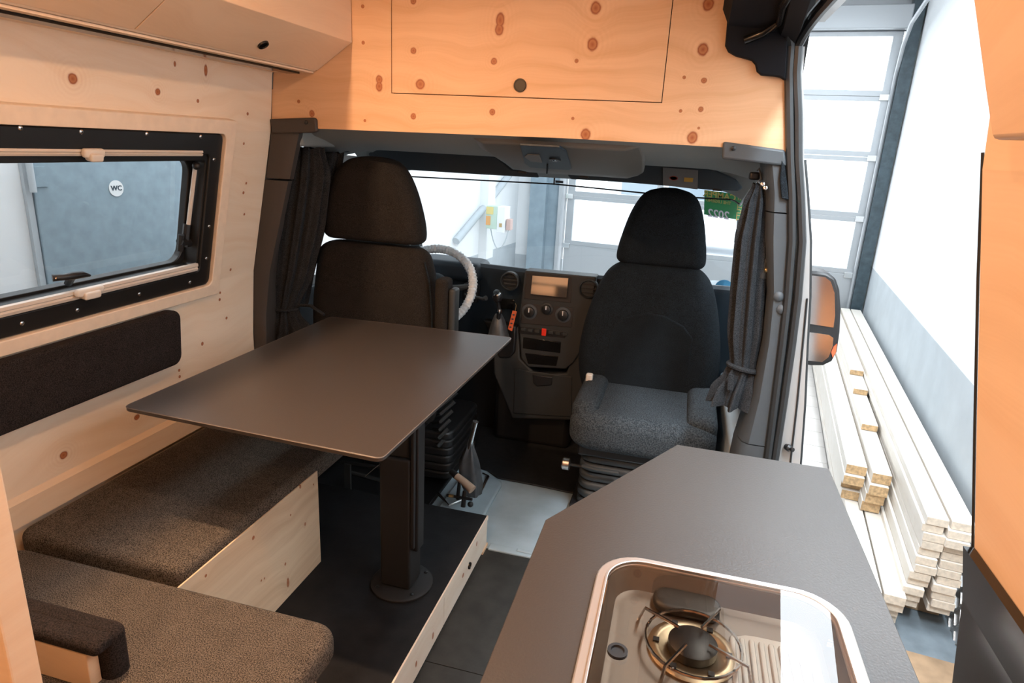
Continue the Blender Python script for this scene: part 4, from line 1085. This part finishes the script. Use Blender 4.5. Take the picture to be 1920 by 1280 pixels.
# right end of the dashboard (by the passenger door)
M_dl = mat('dash_light_grey', (.30, .35, .38), .5)
MB().pillow(.14, .36, 3.20, 3.55, .50, .875, .03, .05).build('end_cheek', M_dl, db)
vent(1355, 590, 3.19, .055, db, M_pillar)
p = at(1352, 640, 'Y', 3.19)
for z in (p.z + .05, p.z - .03): MB().pillow(p.x - .07, p.x + .06, 3.17, 3.21, z - .012, z + .012, .005, .006, 'y').build('shelf_lip', M_dash, db)
p = at(1357, 667, 'Y', 3.19); MB().pillow(p.x - .03, p.x + .04, 3.18, 3.21, p.z - .02, p.z + .02, .004, .008, 'y').build('cubby', M_black, db)
# round parking disc behind windscreen
pdc = thing('round_sticker', 'round blue and white sticker behind the windscreen near the right curtain', 'sticker', at(1357, 545, 'Y', 3.35))
c = at(1357, 541, 'Y', 3.35)
MB().lathe(c, [(.045, 0), (.045, .002), (.001, .002)], (0, -1, 0), 30).build('disc', M_bluepaint, pdc)
MB().box(c.x - .04, c.x + .04, c.y - .0035, c.y - .002, c.z - .014, c.z + .004).build('white_bar', M_paper, pdc, smooth=False)
MB().box(c.x - .055, c.x + .05, c.y - .002, c.y + .001, c.z - .058, c.z - .046).build('paper_slip', M_paper, pdc, smooth=False)

# gear lever
gl = thing('gear_lever', 'black gear lever with a chrome-capped round knob beside the console', 'gear lever', at(935, 620, 'Y', 2.88))
c = at(933, 556, 'Y', 2.86)
MB().ball(c, (.024, .024, .030), 16, 10).build('knob', M_plb, gl)
cc = at(932, 550, 'Y', 2.83); dd = (CAM - cc).normalized()
MB().lathe(c + Vector((0, -.012, .012)), [(.020, .012), (.016, .018), (.001, .021)], Vector((0, -.6, .8)), 18).build('shift_pattern_cap', M_chrome, gl)
MB().tube([c, at(936, 580, 'Y', 2.87), at(934, 610, 'Y', 2.9)], [.010, .009, .012], 10).build('stick', M_plb, gl)
MB().lathe(at(936, 583, 'Y', 2.868), [(.011, -.008), (.013, 0), (.011, .008)], (0, 0, 1), 14).build('collar', M_chrome, gl)
rings = []
for (py, w) in ((588, .013), (600, .028), (615, .040), (632, .050)):
    c2 = at(935, py, 'Y', 2.90); rings.append([c2 + Vector(((w + .003 * math.sin(6 * 2 * PI * k / 24)) * math.cos(2 * PI * k / 24), w * math.sin(2 * PI * k / 24), 0)) for k in range(24)])
MB().loft(rings).build('gaiter', M_leather, gl)
# key with orange tag
kt = thing('key_tag', 'orange key tag hanging left of the radio', 'key tag', at(960, 600, 'Y', 2.85))
MB().prism([at(*p, 'Y', 2.90) for p in ((961, 582), (969, 584), (960, 621), (952, 617))], (0, .003, 0)).build('tag', M_orange, kt, bevel=.001)
m = MB()
for px, py in ((963, 590), (961, 598), (959, 606), (957, 613)): m.ball(at(px, py, 'Y', 2.898), (.006, .001, .004), 8, 6)
m.build('print', M_ink, kt)
MB().tube([at(966, 583, 'Y', 2.9), at(968, 572, 'Y', 2.92), at(966, 568, 'Y', 2.95)], .002, 6).build('key_ring', M_brass, kt)

# ------------------------------------------------------------------ steering wheel
sw = thing('steering_wheel', 'steering wheel wrapped in crinkled clear plastic beside the driver seat', 'steering wheel', (-1.1, 2.85, .7))
swc = Vector((-1.105, 2.78, .845)); n_ = Vector((0, -.80, .60)); e1 = Vector((1, 0, 0)); e2 = n_.cross(e1) * -1
if e2.z < 0: e2 = -e2
RW = .205; rings = []; NN = 160; mm = 12
for i in range(NN):
    a_ = 2 * PI * i / NN; c = swc + (e1 * math.cos(a_) + e2 * math.sin(a_)) * RW; rad = (e1 * math.cos(a_) + e2 * math.sin(a_)); rr = .0190 + .0008 * random.uniform(-1, 1) + (.0022 if i % 2 else -.0012)
    rings.append([c + (rad * math.cos(2 * PI * k / mm) + n_ * math.sin(2 * PI * k / mm)) * (rr + .0015 * random.uniform(-1, 1)) for k in range(mm)])
rings.append(rings[0]); MB().loft(rings, cap=False).build('rim', M_cover, sw, angle=25)
MB().lathe(swc - n_ * .03, [(.085, -.01), (.088, .012), (.07, .026), (.001, .03)], n_, 28).build('hub', M_dash, sw)
for a_ in (0.15, PI - .15, -PI / 2 - .35, -PI / 2 + .35):
    d = e1 * math.cos(a_) + e2 * math.sin(a_)
    MB().tube([swc - n_ * .025 + d * .06, swc - n_ * .015 + d * .13, swc + d * .195], [.022, .016, .012], 8).build('spoke', M_pld, sw)
em = at(833, 516, 'Y', 2.76)
MB().lathe(swc - n_ * .0 + e1 * .05, [(.016, 0), (.016, .002), (.001, .003)], n_, 16).build('emblem', M_chrome, sw)
MB().tube([swc - n_ * .03, swc - n_ * .25], [.04, .05], 12).build('column', M_pld, sw)
p = at(905, 560, 'Y', 2.86); MB().tube([p - Vector((.09, 0, -.01)), p, p + Vector((.02, -.01, .008))], [.006, .008, .012], 8).build('stalk', M_pld, sw)

# ------------------------------------------------------------------ curtains
def curtain(name_label, secs, folds, par_name='curtain'):
    """secs: list of (centre, half width along e, half depth, amp)"""
    t = thing('curtain', name_label, 'curtain', secs[-1][0], group='wool curtains gathered beside the cab')
    n = 160; rings = []; S2 = []
    # interpolate
    for i in range(len(secs) - 1):
        for k in range(6):
            u = k / 6; u2 = u * u * (3 - 2 * u); a = secs[i]; b = secs[i + 1]
            S2.append((a[0].lerp(b[0], u), a[1] + (b[1] - a[1]) * u2, a[2] + (b[2] - a[2]) * u2, a[3] + (b[3] - a[3]) * u2))
    S2.append(secs[-1])
    for j, (c, hx, hy, am) in enumerate(S2):
        ring = []
        for k in range(n):
            th = 2 * PI * k / n
            pass
            rr = 1 + am * 1.5 * math.sin(folds * th + .05 * j) + am * .6 * math.sin(folds * 2.3 * th + 1 + .1 * j)
            ring.append(c + Vector((hx * math.cos(th) * rr, hy * math.sin(th) * rr, .004 * math.sin(folds * th))))
        rings.append(ring)
    MB().loft(rings).build('cloth', M_curt, t)
    return t
YL = 2.27
def cs2(px0, px1, py, Y, hy, am):
    a = at(px0, py, 'Y', Y); b = at(px1, py, 'Y', Y); return ((a + b) / 2, (b.x - a.x) / 2, hy, am)
ct = curtain('dark wool curtain tied back at the left of the cab', [cs2(537, 604, 276, 2.24, .03, .10), cs2(533, 612, 330, 2.24, .05, .14), cs2(524, 602, 420, 2.24, .055, .14), cs2(515, 582, 510, 2.24, .045, .12), cs2(513, 556, 575, 2.24, .03, .08), cs2(507, 560, 586, 2.24, .03, .1), cs2(495, 578, 615, 2.24, .045, .16), cs2(482, 582, 645, 2.24, .05, .18), cs2(485, 575, 700, 2.24, .05, .18)], 9)
c = at(534, 578, 'Y', 2.24)
MB().tube([c + Vector((.058 * math.cos(2 * PI * k / 20), .036 * math.sin(2 * PI * k / 20), .004 * math.cos(2 * PI * k / 20))) for k in range(20)], .007, 8, closed=True).build('tie_band', M_curt, ct)
MB().tube([at(560, 572, 'Y', 2.22), at(583, 573, 'Y', 2.2), at(608, 590, 'Y', 2.19)], [.006, .007, .006], 8).build('tie_end', M_curt, ct)
for py in (281, 291):
    c = at(541 if py < 285 else 536, py, 'Y', 2.19); MB().lathe(c, [(.0065, 0), (.0065, .003), (.003, .004), (.002, .001)], (.1, -1, 0), 14).build('eyelet', M_chrome, ct)
# second, farther curtain layer along the side window
c2 = curtain('black rear layer of the left curtain bunched along the door window', [cs2(570, 640, 285, 2.36, .05, .08), cs2(572, 632, 340, 2.36, .05, .1), cs2(575, 606, 430, 2.36, .04, .1), cs2(565, 590, 500, 2.36, .03, .1), cs2(540, 575, 570, 2.33, .03, .1)], 7)
cr = curtain('dark wool curtain tied back beside the open sliding door', [cs2(1412, 1436, 345, 2.17, .025, .08), cs2(1396, 1442, 385, 2.17, .045, .14), cs2(1382, 1440, 450, 2.17, .05, .14), cs2(1374, 1434, 540, 2.17, .045, .13), cs2(1368, 1430, 620, 2.17, .04, .12), cs2(1370, 1420, 683, 2.17, .028, .08), cs2(1362, 1422, 700, 2.17, .032, .12), cs2(1342, 1420, 730, 2.17, .045, .2), cs2(1334, 1414, 758, 2.17, .05, .22)], 8)
c = at(1396, 688, 'Y', 2.17)
MB().tube([c + Vector((.052 * math.cos(2 * PI * k / 20), .038 * math.sin(2 * PI * k / 20), -.006 * math.cos(2 * PI * k / 20))) for k in range(20)], .0085, 8, closed=True).build('tie_band', M_curt, cr)
MB().prism([at(x, y, 'Y', 2.115) for x, y in ((1366, 700), (1377, 704), (1375, 733), (1363, 731))], (0, .006, 0)).build('tie_end', M_curt, cr, bevel=.002)
for px, py in ((1430, 345), (1435, 352)):
    c = at(px, py, 'Y', 2.10); MB().lathe(c, [(.0062, 0), (.0062, .003), (.003, .004), (.002, .001)], (-.1, -1, 0), 14).build('eyelet', M_chrome, cr)
for px, py, lab in ((572, 262, 'small black hook holding the left curtain top'), (1416, 330, 'small black hook holding the right curtain top')):
    c = at(px, py, 'Y', 2.2); t = thing('curtain_hook', lab, 'hook', c)
    m = MB(); m.pillow(c.x - .018, c.x + .014, 2.19, 2.22, c.z - .012, c.z + .012, .006); m.build('mount', M_plb, t)
    MB().tube([c + Vector((.002, -.01, .016)), c + Vector((.006, -.012, .024)), c + Vector((.012, -.012, .012)), c + Vector((.02, -.01, -.01))], .003, 6).build('loop', M_chrome, t)
# seat belt guides near pillars
c = at(524, 393, 'Y', 2.16)
t = thing('belt_guide', 'black seat belt guide on the left door pillar', 'belt guide', c)
m = MB(); m.pillow(c.x - .012, c.x + .018, 2.13, 2.17, c.z - .028, c.z + .034, .01); m.build('guide', M_plb, t)
MB().lathe(c + Vector((-.002, -.035, -.01)), [(.016, -.006), (.016, .002), (.010, .006), (.001, .006)], (.3, -1, 0), 16).build('bolt_cover', M_pld, t)
c = at(1434, 503, 'Y', 2.16)
t = thing('belt_guide', 'seat belt guide with brass bolt on the right door pillar', 'belt guide', c)
m = MB(); m.pillow(c.x - .018, c.x + .012, 2.13, 2.16, c.z - .035, c.z + .04, .01); m.build('guide', M_pld, t)
MB().ball(c + Vector((.002, -.03, .0)), .008).build('bolt', M_brass, t)
MB().tube([at(1440, 380, 'Y', 2.15), at(1438, 500, 'Y', 2.16), at(1428, 700, 'Y', 2.18), at(1410, 850, 'Y', 2.2)], .006, 6).build('strap', M_plb, t)
p = at(1478, 839, 'Y', 2.085)
t = thing('door_stop', 'small black rubber door stop on the pillar foot', 'door stop', p)
MB().lathe(p, [(.010, -.01), (.012, .006), (.006, .012), (.007, .022), (.001, .024)], (.5, -.8, .1), 12).build('stop', M_plb, t)
p = at(1375, 790, 'Y', 2.3)
# rigid side storage next to passenger seat
MB().pillow(.255, .32, 2.3, 3.2, .05, .5, .02).build('door_pocket', M_dl, pd)

# ------------------------------------------------------------------ side window details left of the driver (white gap) handled by glass; mirror outside
mi = thing('wing_mirror', 'large black wing mirror with two glasses outside the passenger door', 'mirror', at(1545, 690, 'Y', 3.15))
YM = 3.15
mc = at(1535, 595, 'Y', YM)
def mshape(pts, d0, d1):
    out = []
    for x, y in pts:
        p = at(x, y, 'Y', YM); out.append(Vector((p.x, YM + d0 - .21 * (p.x - mc.x) + .20 * (p.z - mc.z), p.z)))
    return MB().prism(out, (0, d1 - d0, 0))
out = [(1490, 512), (1535, 512), (1555, 515), (1570, 524), (1576, 545), (1577, 580), (1573, 620), (1566, 655), (1556, 672), (1540, 680), (1518, 681), (1485, 677)]
mshape(out, .004, .13).build('housing', M_plb, mi, bevel=.012, seg=3)
mshape([(1492, 521), (1530, 520), (1550, 522), (1560, 530), (1566, 550), (1565, 590), (1561, 612), (1492, 604)], 0, .004).build('main_glass', M_chrome, mi, smooth=False)
mshape([(1490, 622), (1520, 622), (1552, 625), (1560, 630), (1558, 645), (1550, 664), (1538, 673), (1488, 670)], 0, .004).build('wide_angle_glass', M_chrome, mi, smooth=False)
mshape([(1566, 640), (1563, 655), (1557, 664), (1555, 655), (1560, 645)], -.003, .01).build('turn_signal', M_orange, mi, smooth=False)
MB().tube([at(1500, 560, 'Y', YM + .05), at(1470, 565, 'Y', YM + .05)], .02, 8).build('arm', M_plb, mi)

# windscreen sticker, read mirrored from inside
gs = thing('window_sticker', 'green event sticker reading 2022 mirrored on the upper right windscreen', 'sticker', at(1355, 385, 'Y', 3.12))
YG = 3.12
q = [at(*p, 'Y', YG) for p in ((1321, 356), (1400, 366), (1392, 413), (1320, 402))]
film = MB().prism(q, (0, .0006, 0)).build('film', M_green, gs, smooth=False)
exm = (at(1321, 403, 'Y', YG) - at(1372, 411, 'Y', YG)); eym = Vector((0, 0, 1))
def gt(name, s, size, px, py, mt, ex=exm, ey=None):
    eyv = ey if ey is not None else (at(1321, 356, 'Y', YG) - at(1320, 402, 'Y', YG))
    o = text_part(name, s, size, mt, gs, at(px, py, 'Y', YG) + Vector((0, .0003, 0)), ex, eyv, depth=.001)
    md = film.modifiers.new('cut', 'BOOLEAN'); md.operation = 'DIFFERENCE'; md.solver = 'EXACT'; md.use_self = True; md.object = o
gt('year_lettering', '2022', .048, 1347, 402, M_lil)
gt('title_lettering', 'CAMPER', .038, 1349, 367, M_gold)
gt('subtitle_lettering', 'THE LEGEND', .019, 1347, 378, M_gold)
gt('side_lettering', 'DE STUTT', .028, 1387, 388, M_gold, ex=Vector((.05, 0, -1)), ey=exm)

# ------------------------------------------------------------------ garage
GZ = -.62
def gbox(x0, x1, y0, y1, z0, z1): return MB().box(x0, x1, y0, y1, z0, z1, M=lambda p: g(p.x, p.y, p.z))
gf = thing('floor_garage', 'pale tiled garage floor outside the van', None, (0, 3, GZ), kind='structure')
gbox(-3.2, 1.3, -3.2, 8.2, GZ - .1, GZ - .006).build('slab', M_grout, gf, smooth=False)
tile_me = None
ty = 3.0
TW, TL = .30, .30
cnt = 0
tm = bpy.data.meshes.new('tile')
b = bmesh.new(); bmesh.ops.create_cube(b, size=1)
for v in b.verts: v.co = Vector((v.co.x * .294, v.co.y * .294, v.co.z * .008))
b.to_mesh(tm); b.free(); tm.materials.append(M_tile)
for i in range(2):
    for j in range(17):
        o = bpy.data.objects.new('tile', tm); COL.objects.link(o); o.parent = gf
        p = g(.22 + i * .30, 3.1 + j * .30 + (.15 if i % 2 else 0), GZ - .003)
        o.location = p - Vector((0, 3, GZ)); o.rotation_euler = (0, 0, -GA)
MBs = MB()
for i in range(15):
    for j in range(38):
        x = -3.05 + i * .30 - .0; y = -3.0 + j * .30
        if .0 < x < .62 and 2.8 < y < 8.1: continue
        MBs.box(x + .003, x + .297, y + .003, y + .297, GZ - .007, GZ + .001, M=lambda p: g(p.x, p.y, p.z))
far = MBs.build('far_tiles', M_tile, gf, smooth=False); far['kind'] = 'stuff'
gbox(.62, 1.12, 1.5, 2.96, GZ, GZ + .012).build('brown_board', M_osb, gf, smooth=False)
gbox(.62, 1.12, 2.965, 3.5, GZ, GZ + .008).build('rubber_strip', M_conc, gf, smooth=False)
# walls
RWX = 1.115
wgr = thing('wall_garage_right', 'garage wall painted white above and grey below', None, g(RWX, 3, GZ), kind='structure')
gbox(RWX, RWX + .15, -3, 8.25, .43, 3.2).build('white_wall', M_gwall, wgr, smooth=False)
gbox(RWX - .001, RWX + .15, -3, 8.25, GZ, .43).build('grey_wall', M_ggrey, wgr, smooth=False)
chk = gbox(RWX - .012, RWX - .002, .8, 3.95, GZ, -.12).build('checker_plate', M_chk, wgr, smooth=False)
m = MB()
for i in range(30):
    for j in range(8):
        yy = 2.4 + i * .05; zz = -.60 + j * .06 ; s = 1 if (i + j) % 2 else -1
        m.box(RWX - .016, RWX - .011, yy - .004, yy + .004, zz - .02, zz + .02, M=lambda p, yy=yy, zz=zz, s=s: g(p.x, yy + (p.y - yy) + s * (p.z - zz) * .8, p.z))
o = m.build('raised_ribs', M_chk, wgr, smooth=False); o['kind'] = 'stuff'
LWX = -3.06
wgl = thing('wall_garage_left', 'white garage wall with grey lower band and a toilet door', None, g(LWX, 3, GZ), kind='structure')
gbox(LWX - .15, LWX, -3, 8.25, .27, 3.2).build('white_wall', M_gwall, wgl, smooth=False)
gbox(LWX - .15, LWX + .001, -3, 8.25, GZ, .27).build('grey_wall', M_ggrey, wgl, smooth=False)
tag(gbox(-3.2, 1.3, -3.15, -3.0, GZ, 3.2).build('wall_garage_back', M_gwall, smooth=False), kind='structure')
tag(gbox(-3.2, 1.3, -3.15, 8.4, 3.2, 3.3).build('ceiling_garage', M_gwall, smooth=False), kind='structure')
DY = 8.0
wgf = thing('wall_garage_front', 'garage end wall around the sectional door', None, g(-1, DY, GZ), kind='structure')
gbox(LWX, -2.40, DY + .05, DY + .25, .12, 3.2).build('white_wall', M_gwall, wgf, smooth=False)
gbox(LWX, -2.40, DY + .045, DY + .25, GZ, .12).build('grey_wall', M_ggrey, wgf, smooth=False)
gbox(-2.4, 1.1, DY + .05, DY + .25, 2.78, 3.2).build('lintel', M_alu, wgf, smooth=False)
gbox(-2.83, -2.62, DY - .14, DY + .04, GZ, 3.0).build('column_flange', M_col, wgf, smooth=False)
gbox(-2.62, -2.46, DY - .05, DY + .04, GZ, 3.0).build('column_web', M_col, wgf, smooth=False)
gbox(-2.46, -2.42, DY - .12, DY + .04, GZ, 2.9).build('guide_channel', M_alu, wgf, smooth=False)
# sectional door
gd = thing('door_3', 'sectional garage door with rows of glazed panels', None, g(-.7, DY, GZ), kind='structure')
rows = [(-.60, .318, False), (.321, .93, True), (.933, 1.56, True), (1.563, 2.16, True), (2.163, 2.775, True)]
mull = [-2.38, -1.25, -.12, .97]
for z0, z1, gl_ in rows:
    if not gl_:
        gbox(-2.38, .97, DY, DY + .04, z0, z1).build('door_section', M_alu, gd, smooth=False, bevel=.004)
        continue
    sec = gbox(-2.38, .97, DY, DY + .045, z0, z0 + .055).build('door_section', M_alu, gd, smooth=False, bevel=.003)
    gbox(-2.38, .97, DY, DY + .045, z1 - .045, z1).build('top_rail', M_alu, sec, smooth=False, bevel=.003)
    for k, xm in enumerate(mull):
        w = .045 if k in (0, 3) else .035; xc = xm + (w if k == 0 else -w if k == 3 else 0)
        gbox(xc - w, xc + w, DY + .001, DY + .044, z0 + .05, z1 - .04).build('stile', M_alu, sec, smooth=False)
    for k in range(3):
        gbox(mull[k] + .03, mull[k + 1] - .03, DY + .018, DY + .024, z0 + .05, z1 - .04).build('pane', M_glass, sec, smooth=False)
    for xs_ in (-2.36, .90):
        gbox(xs_ - .04, xs_ + .06, DY - .03, DY, z0 - .04, z0 + .02).build('hinge', M_chrome, sec, smooth=False, bevel=.003)
m = MB()
# dark vertical guide on the right
gbox(.985, 1.10, DY - .10, DY + .05, GZ, 3.18).build('guide_post', M_gasket, gd, smooth=False, bevel=.004)
mt = MB(); mt.tube([g(.965, DY - .05, -.5), g(.965, DY - .05, 2.35), g(.965, DY - .15, 2.62), g(.965, DY - .4, 2.78), g(.965, DY - 1, 2.85), g(.965, DY - 3, 2.87)], .02, 8)
mt.build('roller_track', M_alu, gd)
gbox(-2.4, 1.0, DY - .12, DY - .02, 2.78, 3.0).build('shaft_housing', M_alu, gd, smooth=False, bevel=.01)
# outside
tag(gbox(-14, 14, 8.3, 40, GZ - .1, GZ).build('ground', M_snow, smooth=False), kind='structure')
ob = thing('delivery_van', 'pale van parked outside beyond the garage door', 'vehicle', g(-1.6, 15, GZ))
M_ov = mat('outside_van_paint', (.62, .66, .70), .3); M_ovw = mat('outside_van_glass', (.22, .27, .32), .1)
m = MB(); m.prism([g(x, 15, z) for x, z in ((-3.6, -.3), (.8, -.3), (.8, .45), (.4, .5), (-.1, 1.05), (-3.5, 1.15), (-3.65, .3))], GY * 1.8); m.build('body', M_ov, ob, bevel=.08, seg=3)
for x0, x1 in ((-3.2, -2.3), (-2.15, -1.2), (-1.05, -.35)): gbox(x0, x1, 14.97, 15.0, .45, .95).build('window', M_ovw, ob, smooth=False)
for x in (-2.15, .35): MB().lathe(g(x, 14.95, -.3), [(.3, -.2), (.32, 0), (.2, .02), (.001, .02)], -GY, 20).build('wheel', M_plb, ob)
# pilaster, control box, pipe, cable
tag(gbox(LWX, LWX + .10, 6.85, 7.05, .22, 3.1).build('pilaster', M_gwall, smooth=False), 'white wall pilaster carrying the control box', 'pilaster', kind='structure')
cbx = thing('control_box', 'green and orange door control box on the far left garage wall', 'control box', g(LWX + .2, 6.5, .5))
p0 = atg(912, 385, 'Y', 6.6); p1 = atg(931, 430, 'Y', 6.6)
def lg(p): return p.dot(GX), p.dot(GY), p.z
x0, _, z1 = lg(p0); x1, _, z0 = lg(p1)
gbox(x0, x1, 6.60, 6.72, z0, z1).build('case', mat('case_green', (.55, .68, .58), .5), cbx, bevel=.006)
gbox(x0 + .003, x0 + .055, 6.594, 6.6, z0 + .04, z1 - .11).build('orange_panel', mat('case_orange', (.75, .38, .14), .5), cbx, smooth=False)
gbox(x0 + .003, x0 + .085, 6.594, 6.6, z1 - .09, z1 - .012).build('yellow_panel', mat('case_yellow', (.75, .62, .25), .5), cbx, smooth=False)
gbox(x1 + .0, x1 + .09, 6.60, 6.75, z0 - .03, z1 + .0).build('white_case', M_gwall, cbx, bevel=.004)
gbox(x1 + .03, x1 + .06, 6.594, 6.6, z0 + .03, z0 + .07).build('switch', M_brass, cbx, smooth=False)
gbox(x1 + .10, x1 + .15, 6.62, 6.7, z0 + .0, z0 + .12).build('socket', mat('socket_pink', (.6, .42, .38), .5), cbx, bevel=.006)
c0 = g(x0 + .04, 6.65, z0); c1 = g(x1 + .12, 6.65, z0)
MB().tube([c0.lerp(c1, t) - Vector((0, 0, .22 * math.sin(PI * t) ** .8)) for t in [k / 12 for k in range(13)]], .006, 6).build('cable', M_ggrey, cbx)
pi_ = MB(); pi_.tube([atg(955, 328, 'X', LWX + .04), atg(905, 392, 'X', LWX + .04), atg(855, 452, 'X', LWX + .04)], .04, 10)
tag(pi_.build('wall_pipe', M_ggrey), 'grey diagonal pipe on the white garage wall beyond the windscreen', 'pipe')
# WC door
wd = thing('door_4', 'grey-blue steel toilet door with a WC sign', None, g(LWX + .02, 2.6, GZ), kind='structure')
h0 = lg(atg(62, 300, 'X', LWX + .03))[1]; h0b = lg(atg(85, 540, 'X', LWX + .03))[1]
yd = (h0 + h0b) / 2
gbox(LWX + .002, LWX + .03, yd, yd + 1.35, GZ, 1.42).build('door_leaf', M_wcdoor, wd, smooth=False, bevel=.004)
gbox(LWX + .002, LWX + .022, yd - .03, yd - .004, GZ, 1.44).build('door_edge', M_ggrey, wd, smooth=False)
zc = atg(62, 325, 'X', LWX + .04).z
MB().tube([g(LWX + .045, yd - .012, zc - .08), g(LWX + .045, yd - .012, zc + .08)], .014, 12).build('hinge', M_ggrey, wd)
gbox(LWX + .03, LWX + .036, yd + .01, yd + .06, zc - .06, zc + .03).build('hinge_plate', M_wcdoor, wd, smooth=False, bevel=.001)
sg = atg(218, 353, 'X', LWX + .033)
wcs = MB().lathe(sg, [(.039, -.002), (.039, .001), (.001, .001)], GX, 32).build('sign_disc', M_paper, wd)
text_part('sign_lettering', 'WC', .034, M_ink, wd, sg + GX * .002, GY, (0, 0, 1))

# ------------------------------------------------------------------ stacked boards
ORD = ['topmost', 'second', 'third', 'fourth', 'fifth', 'sixth', 'seventh', 'eighth', 'ninth', 'tenth', 'eleventh', 'twelfth']
def board(x0, x1, y0, y1, z0, z1, label, group, dark):
    t = gbox(x0, x1, y0 + .003, y1, z0, z1).build('timber_board', M_bord, None, smooth=False, bevel=.004, loc=g((x0 + x1) / 2, (y0 + y1) / 2, z0))
    tag(t, label, 'board', group)
    gbox(x0 + .002, x1 - .002, y0, y0 + .003, z0 + .002, z1 - .002).build('end_grain', M_bend if dark else M_bendp, t, smooth=False)
zt = -.015; th = .0405
for colx, w, nm in ((.868, .088, 'left'), (.966, .095, 'right')):
    for k in range(12):
        j = random.uniform(-.008, .008) - (.012 if (nm == 'left' and k > 6) else 0); jy = random.uniform(-.02, .02)
        if nm == 'left' and k > 8: j -= .01
        board(colx + j, colx + w + j, 3.13 + jy, 7.85 - random.uniform(0, .1), zt - (k + 1) * th, zt - k * th - .001,
              'pale planed board, %s from the top in the tall wall stack, %s column' % (ORD[k], nm) if k else 'topmost pale planed board of the tall wall stack, %s column' % nm, 'boards in the tall stack by the garage wall', False)
for k, (yy, jj) in enumerate(((3.83, 0), (3.80, -.008), (3.82, -.012), (3.84, -.02))):
    board(.757 + jj, .855 + jj, yy, 7.8, -.155 - (k + 1) * .062 + .0, -.155 - k * .062 - .001, 'brown-ended rough beam, %s of four in the pile beside the tall stack' % ORD[k], 'brown-ended beams beside the tall stack', True)
for k, (yy, jj) in enumerate(((3.93, 0), (3.90, -.006), (3.98, .0), (3.95, .006))):
    board(.636 + jj, .745 + jj, yy, 7.8, -.175 - (k + 1) * .058, -.175 - k * .058 - .001, 'brown-ended rough beam, %s of four in the pile nearest the van' % ORD[k], 'brown-ended beams nearest the van', True)
for k, yy in enumerate((4.48, 5.08, 5.42)):
    board(.76, .856, yy, 7.8, -.154 + k * .042, -.113 + k * .042, 'loose rough beam set back on the middle pile, %s step up' % ('first', 'second', 'third')[k], 'short stepped beams on the middle pile', True)
for k in range(4):
    for i, (xa, xb) in enumerate(((.668, .755), (.760, .852))):
        board(xa + .004 * ((k * 7 + i) % 3), xb + .004 * ((k * 7 + i) % 3), 3.06 + .02 * (k % 2) + .05 * (k > 1), 7.7, -.409 - (k + 1) * .048, -.409 - k * .048 - .001,
              'pale flat board low beside the tall stack, %s layer, %s side' % (('top', 'second', 'third', 'bottom')[k], ('van', 'wall')[i]), 'flat boards low beside the tall stack', False)
for i, yy in enumerate((3.3, 5.2, 7.0)):
    tag(gbox(.86, 1.07, yy, yy + .1, GZ + .013, zt - 12 * th - .001).build('bearer', M_osb, None, smooth=False), 'short wooden bearer under the tall stack, %s' % ('nearest the camera', 'middle one', 'farthest one')[i], 'bearer', 'bearers under the tall stack')
